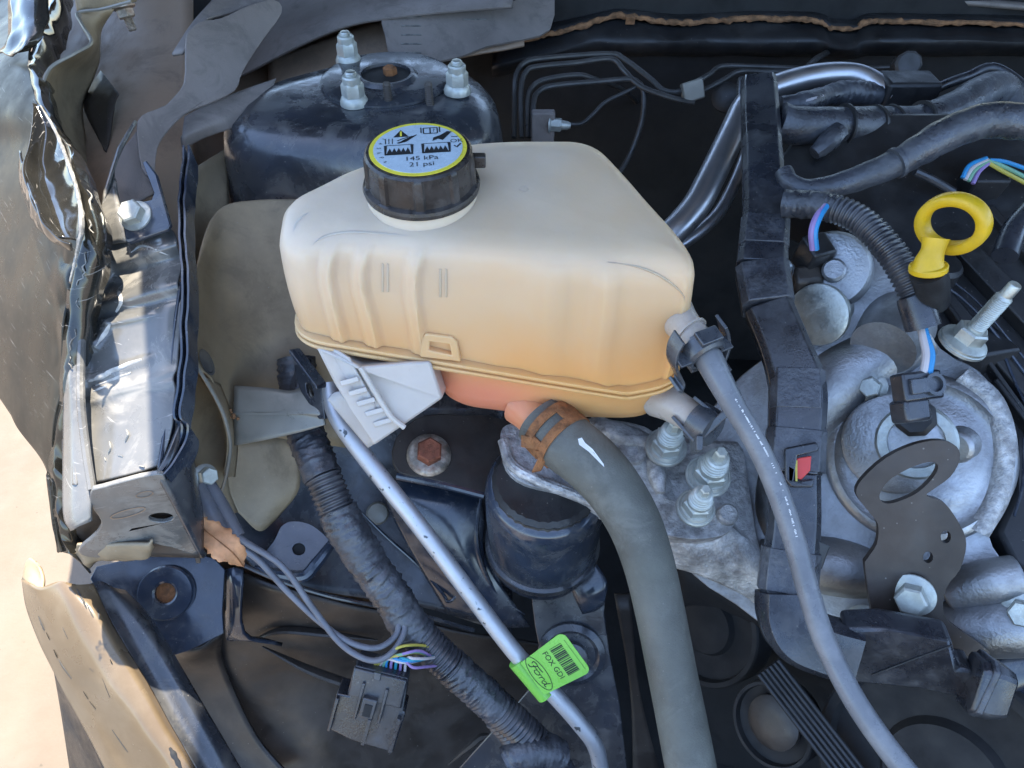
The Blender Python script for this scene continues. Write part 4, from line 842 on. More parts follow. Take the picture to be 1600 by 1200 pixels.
# big coolant hose with rusty clamp
hz = A((846,655,.612),(862,672,.606),(885,692,.598),(922,722,.590),(958,762,.584),(990,815,.580),(1012,875,.577),(1030,950,.574),(1048,1040,.572),(1064,1120,.570),(1085,1230,.566))
bh = thing('coolant_hose', 'thick grey-green rubber coolant hose curving down from the tank', 'hose', hz[-1])
b = MB(); b.tube(hz, [.0235,.0242,.0245,.0238,.0226,.0212,.0200,.0192,.0190,.0192,.0196], 40, 8, step=.005, rfun=lambda s, a: 1+.008*noise.noise(V((s*30, math.cos(a), math.sin(a))))); mk('tube', b, M['rubber'], bh, smooth=60); BH = on_mesh(b)
b = MB(); q = [V((905,688)), V((920,700)), V((943,727))]
w = [(-6,5),(-2,7),(0,5)]
pts = [BH(x, y, .0003) for x, y in ((903,686),(909,684),(914,692),(926,702),(943,725),(944,730),(934,720),(920,706),(905,695))]
b.add(pts, [tuple(range(9))]); mk('paint_stroke', b, M['white_ink'], bh, smooth=0)
cl = thing('hose_clamp', 'rusty spring clamp around the top of the thick coolant hose', 'clamp', at(860, 680, .59))
hx = (hz[2]-hz[0]).normalized(); cc = hz[1].lerp(hz[2], .35); x, y, n = frame(hx, (CAM-cc)); 
def band_arc(h0, h1, a0, a1, r0=.0247, th=.0016, seg=40):
    m = MB(); vs = []
    for i in range(seg+1):
        a = a0 + (a1-a0)*i/seg; dr = x*math.cos(a)+y*math.sin(a)
        vs += [cc+n*h0+dr*r0, cc+n*h1+dr*r0, cc+n*h1+dr*(r0+th), cc+n*h0+dr*(r0+th)]
    m.add(vs, [(i*4+k, i*4+(k+1) % 4, i*4+4+(k+1) % 4, i*4+4+k) for i in range(seg) for k in range(4)] + [(3, 2, 1, 0), tuple(len(vs)-4+k for k in range(4))]); return m
mk('band', band_arc(-.0115, -.0040, -2.9, 2.9), M['rust'], cl, bevel=.0003); mk('band', band_arc(.0040, .0115, -2.9, 2.9), M['rust'], cl, bevel=.0003)
for a0, a1 in ((.2, 1.05), (2.1, 2.95), (-1.2, -.3), (-2.9, -2.1)): mk('band_bridge', band_arc(-.0040, .0040, a0, a1, seg=12), M['rust'], cl, bevel=.0003)
e = at(838, 693, .588); m = MB(); m.box(e, (at(866,698,.585)-at(818,690,.592))*.5, V((0, .003, .004)), (CAM-e).normalized()*.0014); mk('ear', m, M['rust'], cl, bevel=.0006)
m = MB(); e = at(845, 722, .590); m.box(e, V((.004, .001, 0)), (at(838,736,.592)-at(852,706,.588))*.5, V((0, -.001, .002))); mk('ear', m, M['rust'], cl, bevel=.0008)
m = MB(); e = at(854, 704, .588); m.box(e, V((.008, -.003, .003)), V((.002, .004, -.004)), V((0, -.001, .0015))); mk('ear', m, M['rust'], cl, bevel=.0006)

# ================================================================== ALUMINIUM PIPE WITH GREEN TAG
ps = A((515,600,.655),(522,640,.650),(545,680,.645),(600,752,.648),(660,828,.654),(740,935,.663),(805,1020,.670),(870,1090,.678),(905,1130,.684),(930,1165,.692),(940,1210,.705),(945,1250,.72))
b = MB(); b.tube(ps, .0078, 24, 8, step=.005); mk('aluminium_pipe', b, M['alu_pipe'], label='straight silver aluminium pipe running diagonally to the bottom, carrying the green tag', cat='pipe')
tg = thing('pipe_tag', 'bright green paper tag with barcode wrapped on the aluminium pipe', 'tag', at(850, 1085, .66))
td = .657
PA = [at(808,1029,td+.001), at(852,1089,td+.003), at(911,1027,td-.010), at(869,975,td-.012)]   # D C B A
fD = PA[0]; eu = PA[1]-PA[0]; ev = PA[3]-PA[0]
n_ = eu.cross(ev).normalized(); n_ = n_ if n_.dot(CAM-fD) > 0 else -n_
wU, wV = eu.length, ev.length
tf = Fr(fD, eu.normalized(), (n_.cross(eu.normalized())).normalized())
b = MB(); outl = []
for cx, cy, a0 in ((.006, .001, 180), (wU-.003, .001, 270), (wU-.006, wV-.006, 0), (.006, wV-.006, 90)):
    for k in range(5):
        a = R(a0 + k*22.5); r_ = .006 if cy > .01 else .001; outl.append(tf.p(cx + r_*math.cos(a), cy + r_*math.sin(a)))
b.prism(outl, tf.n, .0006); mk('paper', b, M['green_tag'], tg)
pd = (ps[7]-ps[5]).normalized(); mid = at(830, 1059, .6725); b = MB(); b.tube([mid - pd*(wU*.5), mid + pd*(wU*.5)], .0085, 24, 0); mk('wrap', b, M['green_tag'], tg)
b = MB(); x_ = .17*wU
random.seed(3)
while x_ < .84*wU:
    w_ = random.choice((.0005, .0008, .0013)); flat(b, tf, [(x_, wV*.60), (x_+w_, wV*.60), (x_+w_, wV*.84), (x_, wV*.84)]); x_ += w_ + random.choice((.0004, .0007, .001))
text_mb(b, 'FOX GDI', tf, wU*.50, wV*.485, .0072)
stroke(b, tf, [(wU*.15, wV*.93), (wU*.9, wV*.93)], .0003, sm=0)
oc, ow, oh = (wU*.5, wV*.17), wU*.42, wV*.135
stroke(b, tf, [(oc[0]+ow*math.cos(a), oc[1]+oh*math.sin(a)) for a in [k*math.pi/16 for k in range(33)]], .0006)
def sc_(pts, w): stroke(b, tf, [(oc[0] + u*ow, oc[1] + v*oh) for u, v in pts], w)
sc_([(-.62,.05),(-.66,.35),(-.5,.52),(-.2,.45),(.05,.55)], .0008); sc_([(-.34,.48),(-.42,.05),(-.52,-.42),(-.68,-.42)], .0009); sc_([(-.52,.05),(-.3,.08),(-.2,.12)], .0006)
sc_([(-.02,.12),(-.2,.02),(-.24,-.28),(-.1,-.4),(.06,-.2),(.06,.02),(-.02,.12)], .0007); sc_([(.06,.05),(.2,.1)], .0006); sc_([(.24,.12),(.2,-.38)], .0007); sc_([(.22,-.05),(.32,.14),(.42,.1)], .0007)
sc_([(.66,.02),(.54,.08),(.42,-.1),(.44,-.36),(.56,-.34),(.66,-.05)], .0007); sc_([(.72,.52),(.64,-.1),(.66,-.38),(.78,-.3)], .0008)
mk('tag_print', b, M['ink'], tg, smooth=0)

# ================================================================== WIRING LOOM (corrugated, taped)
lo = A((462,560,.705),(470,640,.700),(482,690,.686),(505,745,.674),(535,815,.670),(575,880,.674),(612,932,.678),(640,975,.682),(672,1010,.688),(715,1050,.694),(765,1095,.70),(820,1145,.708),(855,1180,.716),(890,1230,.73))
wl = thing('wiring_loom', 'thick corrugated black wiring loom with wrinkled tape running diagonally', 'wiring', lo[-1])
def corr(p, amp): return lambda s, a: 1 + amp*math.sin(2*math.pi*s/p) + .02*noise.noise(V((s*60, 2*math.cos(a), 2*math.sin(a))))
def taped(s, a):
    ca_, sa_ = math.cos(a), math.sin(a)
    ph = s/.0095 + a/6.28*(1 + .4*noise.noise(V((s*25, 9, 0)))) + 2.2*noise.noise(V((s*28, ca_*.5, sa_*.5 + 5)))
    amp = .03 + .10*abs(noise.noise(V((s*35, ca_, sa_ + 3))))
    w = abs(noise.noise(V((s*110 + 2*ca_, 2.2*ca_, 2.2*sa_)))) + .6*abs(noise.noise(V((s*260, 4*ca_, 4*sa_))))
    return .98 + .10*noise.noise(V((s*45, 1.3*ca_, 1.3*sa_))) + amp*(abs((ph % 1)-.5)*2)**2 - .16*w + .05
def seg_of(pts, i0, i1, n=8): q = cr(pts, n); return q[i0*n:i1*n+1]
loq = cr(lo, 8)
for nm, i0, i1, r_, f in (('taped_sleeve', 0, 24, .0172, taped), ('corrugated_sleeve', 24, 31, .0158, corr(.0048, .07)), ('taped_sleeve', 30, 60, .0174, taped), ('corrugated_sleeve', 60, 71, .0158, corr(.0048, .07)), ('taped_sleeve', 70, 82, .0166, taped), ('corrugated_sleeve', 81, 91, .0155, corr(.0048, .075)), ('taped_sleeve', 90, 104, .0158, taped)):
    b = MB(); b.tube(loq[i0:i1+1], r_, 28, 0, rfun=f, step=.0008); mk(nm, b, M['tape'] if 'tape' in nm else M['conduit'], wl, smooth=70)
b = MB(); q = A((775,1120,.705),(800,1150,.71),(815,1185,.715),(850,1210,.72)); b.tube(q, .0115, 20, 6, rfun=corr(.0045, .08), step=.0008); mk('branch_sleeve', b, M['conduit'], wl, smooth=70)
b = MB(); q = A((792,1192,.70),(815,1178,.702),(850,1175,.705),(880,1182,.71)); b.tube(q, [.014,.017,.017,.014], 20, 6, rfun=taped, step=.001); mk('taped_end', b, M['tape'], wl, smooth=70)

# two grey sensor wires with sleeves
sw = thing('sensor_wires', 'pair of thin grey wires looping from the lamp panel to the loom', 'wiring', at(580, 1030, .66))
for pts in ([(322,752,.63),(345,790,.625),(372,838,.622),(440,884,.63),(490,952,.64),(535,1008,.645),(580,1032,.648),(612,1020,.652),(632,985,.664),(626,955,.672)], [(310,760,.622),(330,800,.618),(352,842,.616),(400,872,.628),(450,925,.638),(500,972,.645),(548,1004,.648),(590,1012,.652),(620,990,.662),(622,958,.670)]):
    b = MB(); b.tube(A(*pts), .0027, 12, 8, step=.004); w_ = mk('wire', b, M['wire_grey'], sw)
    b = MB(); b.tube(A(*pts[:3]), [.0062, .0066, .0058], 14, 6); mk('sleeve', b, M['wire_grey'], w_)
    b = MB(); b.tube(A(*pts[5:8]), .0036, 12, 6)

# black multi-way connector
kc = thing('wire_connector', 'black rectangular multi-pin connector dangling below the loom', 'connector', at(575, 1170, .68))
PK = plane3((535,1060,.655),(630,1080,.658),(560,1160,.668))
def kp(o, th, lift=0): m = MB(); m.prism([hit(PK, *p, lift) for p in o], PK[1], th); return m
mk('housing', kp([(556,1040),(638,1060),(630,1112),(634,1114),(614,1176),(568,1163),(545,1155),(512,1138),(526,1084),(545,1088)], .026), M['black_plastic'], kc, bevel=.0016)
mk('connector_shell', kp([(554,1041),(637,1061),(628,1105),(543,1084)], .022, .003), M['black_plastic'], kc, bevel=.0016)
for o in ([(568,1062),(573,1063),(558,1118),(553,1117)], [(604,1072),(609,1073),(595,1125),(590,1124)], [(527,1085),(532,1087),(518,1138),(513,1136)], [(622,1117),(628,1119),(613,1172),(607,1170)], [(577,1118),(582,1119),(570,1160),(565,1158)]): mk('moulded_rib', kp(o, .006, .0055), M['black_plastic'], kc, bevel=.0008)
lt = mk('latch', kp([(570,1082),(592,1087),(584,1117),(562,1111)], .008, .008), M['black_plastic'], kc, bevel=.001)
mk('latch_window', kp([(573,1091),(585,1094),(580,1112),(568,1109)], .002, .0086), M['dark_void'], lt)
mk('latch_key', kp([(586,1046),(597,1049),(595,1060),(584,1057)], .003, .0045), M['clip_plastic'], kc, bevel=.0006)
cols = ['wire_yellow', 'wire_yellow', 'wire_white', 'wire_green', 'wire_blue', 'wire_violet', 'wire_teal', 'wire_violet', 'wire_white']
for i, m_ in enumerate(cols):
    x0 = 574 + i*7.2; top = 1006 + (i*37 % 5)*5 + i*1.5
    b = MB(); b.tube(A((x0, 1046+i*1.6, .669), (x0+4+max(0, 4-i)*5, 1030, .656), (622+i*3.2, top+6, .653), (650+i*2, top+2+i*.5, .662), (684+i*.6, 1012+((i*5) % 9)*3.4, .684)), .0013, 8, 7); mk('wire', b, M[m_], kc)
for i in range(4):
    b = MB(); b.tube(A((560+i*5, 1043+i, .667), (575+i*8, 1034, .662), (612, 1018, .664), (650, 1005, .68)), .0015, 8, 6); mk('wire', b, M['matt_black'], kc)

# folded sheet metal bracket
bk = thing('sheet_bracket', 'bare grey folded metal bracket with slotted black upright beside the tank', 'bracket', at(430, 690, .68))
b = MB(); b.grid([A((366,602,.668),(420,606,.664),(455,610,.662),(478,600,.66)), A((364,646,.662),(420,646,.656),(470,644,.652),(500,642,.65)), A((364,650,.664),(420,650,.658),(472,650,.654),(506,655,.652)), A((366,696,.66),(420,686,.656),(470,675,.654),(508,664,.652))], 6, 5); mk('foot_plate', b, M['brushed_grey'], bk, solid=.0025)
PU = plane3((470,560,.655),(505,600,.648),(490,640,.652))
hole = [hit(PU, *p) for p in smooth_px([(478,600),(484,600),(490,616),(486,622),(480,614)], 3)]
b = MB(); b.prism([hit(PU, *p) for p in [(456,546),(464,544),(504,600),(502,612),(508,655),(498,655),(470,612),(462,590)]], PU[1], .004, [hole]); mk('upright', b, M['e_coat'], bk, bevel=.0008)
b = MB(); q0, q1 = at(460,548,.650), at(503,604,.642); d_ = q1-q0; nn = d_.cross(V((0,.6,.8))).normalized(); b.box((q0+q1)/2, d_/2, nn*.007, V((0, .6, .8))*.002); mk('flange', b, M['e_coat_clean'], bk, bevel=.0008)
b = MB(); b.grid([A((448,612,.69),(454,585,.69),(462,560,.688)), A((462,612,.675),(470,590,.676),(480,560,.676))], 4, 3, .002, 90); mk('rubber_gaiter', b, M['tape'], bk, solid=.004)

# crumbs of dirt in the bracket corner
random.seed(11)
for k in range(9):
    o = at(365+random.uniform(-5, 7), 648+random.uniform(-7, 7), .658); b = MB(); b.lathe([(.0008, 0), (random.uniform(.0012, .002), .0008), (.0008, .0018)], o, V((random.uniform(-1, 1), -.5, 1)), 6); mk('dirt_crumb', b, M['foam'], bk)
# leaf
lfo = thing('dry_leaf', 'curled brown dry leaf caught under the two grey wires', 'leaf', at(345, 880, .60))
sp_ = [V(at(*p)) for p in ((302,812,.600),(322,830,.592),(345,848,.588),(366,866,.592),(381,886,.602))]; sp_ = cr(sp_, 7); vs = []; n = len(sp_); random.seed(5)
for i, p in enumerate(sp_):
    t = (sp_[min(i+1, n-1)]-sp_[max(i-1, 0)]).normalized(); sd_ = t.cross((CAM-p).normalized()).normalized(); w = (.0115*math.sin(math.pi*min(1, (i+1.2)/(n-.5)))**.6)
    for k in range(-4, 5):
        e = random.uniform(-.0015, .0015) if abs(k) == 4 else 0
        vs.append(p + sd_*(w*k/4+e) + (CAM-p).normalized()*(.004*(abs(k)/4)**1.6*math.sin(i*.4) + noise.noise(p*200+V((k, 0, 0)))*.0016))
b = MB(); b.add(vs, [(i*9+k, i*9+k+1, (i+1)*9+k+1, (i+1)*9+k) for i in range(n-1) for k in range(8)]); mk('blade', b, M['leaf'], lfo, solid=.0005)
b = MB(); b.tube([p + (CAM-p).normalized()*.0008 for p in sp_], .0005, 6, 0); mk('midrib', b, M['rust'], lfo)
# ================================================================== ENGINE MOUNT
em = thing('engine_mount', 'black cylindrical engine mount under a corroded cast aluminium arm', 'engine mount', at(850, 930, .74))
ax = V((0, -.10, 1)).normalized(); c = at(852, 779, .680)
b = MB(); b.lathe([(.052, -.105), (.0535, -.085), (.0548, -.03), (.0548, .014), (.0535, .021), (.0505, .0255), (.046, .027)], c, ax, 64); can = mk('can', b, M['e_coat_clean'], em, smooth=50)
b = MB(); b.lathe([(.0465, .020), (.049, .024), (.0465, .028), (.048, .032), (.044, .036)], c, ax, 72, lambda j, a: 1+.014*math.sin(a*31)+.01*noise.noise(V((a*4, j, 0)))); mk('rubber_bellows', b, M['matt_black'], em)
b = MB(); b.lathe([(.0555, -.090), (.0575, -.085), (.057, -.078), (.054, -.076)], c, ax, 48); mk('base_lip', b, M['e_coat'], can)
# bolted bracket plate
PM = plane3((630,735,.712),(760,770,.715),(700,660,.738))
mk('bracket_plate', (lambda m: (m.prism([hit(PM, *p) for p in smooth_px([(622,738),(612,705),(630,668),(668,648),(720,648),(800,660),(800,760),(772,772),(760,774),(700,756),(660,746)], 2)], PM[1], .006), m)[1])(MB()), M['satin_black'], em, bevel=.0015)
b = MB(); q = A((620,741,.7115),(690,755,.7125),(757,772,.714)); b.tube([p - PM[1]*.004 for p in q], .0042, 10, 4); mk('plate_edge', b, M['e_coat_clean'], em)
o = hit(PM, 670, 712, .0005); b = MB(); b.lathe([(.0215, 0), (.0215, .0022), (.0205, .0032), (.0185, .005), (.0135, .0065)], o, PM[1], 32); fb = mk('flange_bolt', b, M['rusty_bolt'], em)
b = MB(); b.hexnut(o + PM[1]*.005, PM[1], .0128, .014, rot=.3); mk('bolt_head', b, M['red_rust'], fb)
# cast arm
PAx = plane3((800,720,.650),(1130,800,.628),(950,640,.672))
arm = [(782,690),(786,668),(810,660),(860,662),(930,655),(985,668),(1015,690),(1032,700),(1034,770),(1060,785),(1100,800),(1120,800),(1132,796),(1146,806),(1140,830),(1100,842),(1040,836),(985,812),(930,796),(880,772),(820,756),(790,730)]
b = MB(); b.prism([hit(PAx, *p) for p in smooth_px(arm, 3)], PAx[1], .022); am = mk('cast_arm', b, M['rough_alu'], em, bevel=.005, smooth=50)
b = MB(); b.grid([A((880,655,.665),(940,655,.665),(1000,665,.668),(1050,690,.672),(1100,690,.676),(1160,690,.68)), A((880,690,.652),(950,690,.650),(1010,705,.652),(1045,740,.655),(1100,740,.655),(1170,760,.66)),
   A((900,740,.642),(960,750,.640),(1020,765,.642),(1060,785,.642),(1110,800,.640),(1180,830,.65)), A((920,775,.642),(975,795,.634),(1040,812,.631),(1095,825,.629),(1148,830,.630),(1190,870,.64)),
   A((950,800,.655),(1000,830,.642),(1050,850,.636),(1105,865,.634),(1155,880,.636),(1200,920,.642)), A((985,850,.672),(1030,880,.658),(1080,895,.650),(1130,915,.650),(1175,940,.654),(1215,985,.66))], 9, 9)
for i, p in enumerate(b.v): b.v[i] = p + V((-.1, -.5, .8))*(noise.noise(p*45)*.003 + abs(noise.noise(p*130))*.0022)
mk('web', b, M['rough_alu'], em, solid=.012, smooth=60)
b = MB(); b.tube([hit(PAx, *p, .003) for p in ((786,690),(800,728),(840,752),(900,776),(950,795))], .005, 10, 6); mk('arm_rim', b, M['rough_alu'], em)
o = hit(PAx, 987, 708, .006); b = MB(); b.lathe([(.013, -.02), (.0125, 0), (.0115, .0015), (.0055, .0015), (.005, -.006)], o, PAx[1], 28, cap1=True); mk('threaded_boss', b, M['rough_alu'], em)
b = MB(); b.tube([hit(PAx, *p, .002) for p in ((920,665),(965,682),(1000,690),(1022,705),(1026,745),(1032,772))], [.010,.012,.009,.008,.008,.004], 12, 6, rfun=lambda s, a: 1+.1*noise.noise(V((s*90, a, 0)))); mk('arm_ridge', b, M['rough_alu'], em)
b = MB(); b.lathe([(.009, -.006), (.009, .004), (.007, .006)], hit(PAx, 1135, 806, .002), PAx[1], 18); mk('dowel', b, M['rough_alu'], em)
# three studs with nuts
for (px, py, d, s_) in ((1040, 700, .632, 1.0), (1106, 745, .612, 1.05), (1086, 795, .602, .9)):
    ax = V((-.02, -.28, 1)).normalized(); o = at(px, py, d)
    b = MB(); b.lathe([(.0175*s_, 0), (.0175*s_, .003), (.0165*s_, .004)], o, ax, 28); b.hexnut(o + ax*.003, ax, .0135*s_, .012*s_, .0155*s_, .004, rot=px)
    b.lathe([(.0110*s_, .018*s_), (.0108*s_, .024*s_), (.0085*s_, .026*s_)], o, ax, 20); nu = mk('flange_nut', b, M['zinc_pale'], em)
    b = MB(); pr = []
    for k in range(4): pr += [(.0088*s_-.0006*k, .024*s_+.0034*k), (.0104*s_-.0006*k, .0252*s_+.0034*k), (.0104*s_-.0006*k, .0262*s_+.0034*k), (.0086*s_-.0006*k, .0272*s_+.0034*k)]
    b.lathe(pr, o, ax, 24); b.lathe([(.0048*s_, .036*s_), (.0048*s_, .047*s_), (.0036*s_, .0485*s_)], o, ax, 6); mk('stud_end', b, M['zinc_pale'], nu, smooth=25)

# ================================================================== ENGINE FRONT COVER
ec = thing('engine_cover', 'cast aluminium engine front cover with round bosses on the right', 'engine', at(1350, 1000, .66))
E = plane3((1150,850,.672),(1520,850,.600),(1330,450,.655)); EN = E[1]
def ep(px, py, l=0): return hit(E, px, py, l)
bodyo = smooth_px([(1060,700),(1110,640),(1160,585),(1215,540),(1245,470),(1255,400),(1290,365),(1335,372),(1375,410),(1425,475),(1470,545),(1530,580),(1562,630),(1578,700),(1570,770),(1545,835),(1580,890),(1640,930),(1640,1010),(1540,1010),(1460,1005),(1380,985),(1280,985),(1215,990),(1150,945),(1085,900),(1040,830)], 3)
b = MB(); b.prism([ep(*p) for p in bodyo], EN, .05); mk('casting', b, M['cast_alu'], ec, bevel=.006, smooth=50)
# big round boss with rim, flattened dish
o = ep(1432, 715, .0); b = MB(); b.lathe([(.071, -.01), (.071, .008), (.068, .0125), (.063, .0135), (.060, .010), (.052, .008), (.046, .012), (.03, .012)], o, EN, 64); mk('large_boss', b, M['cast_alu'], ec, smooth=50)
b = MB(); b.tube([ep(*p, .006) for p in ((1500,588),(1548,630),(1568,700),(1558,770),(1525,830))], .009, 12, 6); mk('rim_rib', b, M['rough_alu'], ec)
# lower solenoid: disc, bright ring, connector seat
o = ep(1398, 692, .012); n_ = (EN + V((-.25, -.25, .1))).normalized(); b = MB(); b.lathe([(.041, -.012), (.041, .012), (.040, .0145), (.038, .0155), (.0, .016)], o, n_, 56); sd = mk('solenoid_disc', b, M['cast_alu'], ec)
o2 = ep(1428, 690, .02); b = MB(); b.lathe([(.030, -.01), (.030, .012), (.028, .014), (.021, .014), (.020, .004)], o2, n_, 48); mk('solenoid_ring', b, M['zinc'], ec)
o3 = ep(1425, 655, .030); b = MB(); b.lathe([(.016, -.012), (.016, .010), (.012, .013)], o3, n_, 8); mk('connector_seat', b, M['matt_black'], ec, bevel=.001)
# ridge ducts and bosses
b = MB(); b.tube([ep(1440,520,-.004), ep(1370,560,.0), ep(1310,600,.0), ep(1265,650,-.006), ep(1240,720,-.016)], [.022,.026,.030,.030,.024], 20, 6); mk('ridge', b, M['cast_alu'], ec, smooth=60)
b = MB(); b.tube([ep(1190,870,-.012), ep(1300,885,-.006), ep(1390,905,-.012)], [.02,.026,.02], 16, 5); mk('ridge', b, M['cast_alu'], ec, smooth=60)
b = MB(); b.tube([ep(1405,505,-.01), ep(1392,525,.012), ep(1376,552,.028)], [.030,.028,.026], 28, 3); mk('tapered_boss', b, M['satin_black' if False else 'cast_alu'], ec)
b = MB(); b.tube([ep(1505,690,.008), ep(1485,700,.022)], .014, 20, 0); mk('bolt_boss', b, M['cast_alu'], ec, bevel=.003)
b = MB(); b.tube([ep(1480,925,.0), ep(1545,905,.012), ep(1590,895,.012)], [.016,.017,.016], 18, 4); mk('bolt_boss', b, M['cast_alu'], ec, bevel=.003)
b = MB(); b.tube([ep(1480,985,-.01), ep(1560,975,.0), ep(1640,970,.0)], [.024,.026,.026], 18, 4); mk('round_boss', b, M['cast_alu'], ec)
b = MB(); b.tube([ep(1225,690,-.01), ep(1230,790,-.006), ep(1232,850,-.01)], [.02,.028,.02], 16, 5); mk('ridge', b, M['cast_alu'], ec, smooth=60)
for (px, py, r_, l) in ((1362, 608, .0088, .016), (1350, 970, .0110, .012), (1590, 948, .0105, .020)):
    o = ep(px, py, l); n2 = (EN + V((-.35, -.1, 0))).normalized(); b = MB(); b.hexnut(o, n2, r_, .009, r_*1.4, .0035, rot=px); mk('hex_bolt', b, M['zinc'], ec)
# upper solenoid under the blue wire
us = thing('camshaft_solenoid', 'round silver solenoid with black connector under the blue and violet wires', 'solenoid', ep(1280, 520, .0))
o = ep(1300, 425, .0); b = MB(); b.lathe([(.034, -.01), (.034, .014), (.031, .018), (.010, .019)], o, n_, 48); mk('flange', b, M['cast_alu'], us, smooth=50)
o = ep(1272, 410, .022); b = MB(); b.box(o, V((.011, .004, 0)), V((-.004, .010, .004)), V((0, -.004, .016))); mk('connector', b, M['matt_black'], us, bevel=.0025)
o = ep(1262, 450, .014); b = MB(); b.box(o, V((.013, .002, 0)), V((0, .008, .004)), V((-.004, -.004, .016))); mk('connector_base', b, M['satin_black'], us, bevel=.004)
n3 = (EN + V((-.75, -.35, -.2))).normalized(); o = ep(1292, 492, .012); b = MB(); b.lathe([(.015, -.03), (.015, -.004), (.021, -.002), (.024, .010), (.0265, .012), (.0265, .017), (.024, .0185), (.006, .0185)], o, n3, 40); mk('bright_plunger', b, M['zinc'], us)
b = MB(); b.box(ep(1302, 492, .022), EN*.003, n3*.008, EN.cross(n3).normalized()*.010); mk('retainer', b, M['zinc'], us, bevel=.002)
b = MB(); b.lathe([(.010, 0), (.010, .010), (.008, .012)], ep(1303, 432, .015), EN, 20); mk('dowel', b, M['cast_alu'], us)
b = MB(); b.hexnut(ep(1228, 425, .016), n3, .006, .006, .008, .003); mk('side_bolt', b, M['zinc'], us)
for m_, dx in (('wire_violet', 0), ('wire_blue', 5)):
    b = MB(); b.tube(A((1290+dx*.2,322,.60),(1276+dx,338,.594),(1268+dx,362,.594),(1270+dx,390,.602)), .0026, 8, 6); mk('wire', b, M[m_], us)

# ================================================================== VALVE COVER
vc = thing('valve_cover', 'matt black plastic valve cover with ribs at the right edge', 'valve cover', at(1560, 800, .66))
PV = plane3((1260,300,.735),(1600,300,.70),(1560,700,.628)); VN = PV[1]
def vp(px, py, l=0): return hit(PV, px, py, l)
b = MB(); b.prism([vp(*p) for p in [(1215,250),(1260,190),(1330,175),(1700,175),(1700,1000),(1640,930),(1585,880),(1560,830),(1590,760),(1590,690),(1560,620),(1510,560),(1450,500),(1400,450),(1350,380),(1300,345),(1230,318)]], VN, .06); mk('cover', b, M['matt_black'], vc, bevel=.004)
for (p0, p1, w_, h_) in (((1440,430),(1620,640),.006,.010),((1500,400),(1650,560),.010,.016),((1465,470),(1620,690),.002,.012),((1310,330),(1420,470),.012,.006),((1540,330),(1680,500),.004,.010),((1545,600),(1620,700),.002,.014)):
    a, c_ = vp(*p0), vp(*p1); d_ = c_-a; s_ = d_.cross(VN).normalized(); b = MB(); b.box((a+c_)/2+VN*h_/2, d_/2, s_*w_, VN*h_/2); mk('rib', b, M['matt_black'], vc, bevel=.0015)
b = MB(); o = vp(1460, 440, 0); b.lathe([(.016, -.01), (.016, .020), (.0145, .022), (.013, .024)], o, V((0, -.15, 1)), 28); mk('dipstick_tube', b, M['matt_black'], vc)
a = vp(1510, 555, .0); b = MB(); b.box(a + V((0, 0, .004)), V((.030, .006, 0)), V((-.006, .018, 0)), V((0, 0, .014))); mk('mounting_ear', b, M['matt_black'], vc, bevel=.003)
sa = V((.20, -.05, 1)).normalized(); o = at(1502, 538, .572); b = MB(); b.hexnut(o, sa, .0118, .010, .0175, .0045, rot=.5, wash=.0185); stb = mk('stud_bolt', b, M['zinc'], vc)
b = MB(); b.lathe([(.0065, 0), (.0065, .004)], o + sa*.015, sa, 18); b.stud(o + sa*.016, sa, .0064, .034, .0016); b.lathe([(.0048, .048), (.0046, .060), (.004, .061)], o, sa, 16); mk('threaded_end', b, M['zinc'], stb)
b = MB(); o = vp(1345, 362, .012); b.lathe([(.014, 0), (.014, .003), (.011, .006), (.008, .012)], o, VN, 24); mk('bolt_head', b, M['zinc'], vc)
for pts, r_ in (([(1470,455),(1500,478),(1540,520),(1600,600)], .0014), ([(1478,445),(1520,480),(1570,540),(1610,590)], .0010), ([(1560,560),(1580,610),(1600,650)], .0012), ([(1530,440),(1575,480),(1620,540)], .0016), ([(1590,690),(1588,760),(1575,810)], .0012)):
    b = MB(); b.tube([vp(*p, .0105) for p in pts], r_, 8, 6); mk('moulded_bead', b, M['e_coat_clean'], vc)
tv = Fr(vp(1555, 408, .0168), (vp(1575, 425)-vp(1540, 395)).normalized(), V((0, 0, 1))); tv = Fr(tv.o, tv.x, VN.cross(tv.x))
# oil dipstick
dk = thing('oil_dipstick', 'yellow ring handle of the oil dipstick', 'dipstick', vp(1460, 440, .022))
dc = at(1488, 350, .53); e1 = (at(1540,318,.535)-at(1440,378,.525)).normalized(); nrm = (CAM-dc).normalized(); nrm = (nrm + V((-.35, 0, -.55))).normalized(); e1 = (e1-nrm*e1.dot(nrm)).normalized(); e2 = nrm.cross(e1)
b = MB(); rs = []
for k in range(48):
    a = 2*math.pi*k/48; dr = e1*math.cos(a)*.0215 + e2*math.sin(a)*.0185; rad = dr.normalized(); ring = []
    for j in range(12):
        t = 2*math.pi*j/12; cx, cy = math.cos(t), math.sin(t); sg = lambda v: math.copysign(abs(v)**.6, v)
        ring.append(dc + dr + rad*(sg(cx)*.0044) + nrm*(sg(cy)*.0062))
    rs.append(ring)
rs.append(rs[0]); b.rings(rs, False, False); mk('ring', b, M['yellow'], dk, smooth=60)
q = A((1462,372,.530),(1458,390,.532),(1452,408,.535),(1450,422,.537)); b = MB(); b.tube(q, [.010,.0085,.0105,.0125], 20, 5, flat=.8); mk('stem', b, M['yellow'], dk, smooth=60)
b = MB(); b.tube(A((1451,414,.5365),(1450,424,.539)), .0130, 24, 0); mk('collar', b, M['yellow'], dk, bevel=.001)
b = MB(); b.tube(A((1450,424,.538),(1456,446,.548),(1460,470,.57)), [.0125,.012,.011], 20, 3); mk('seal', b, M['matt_black'], dk)

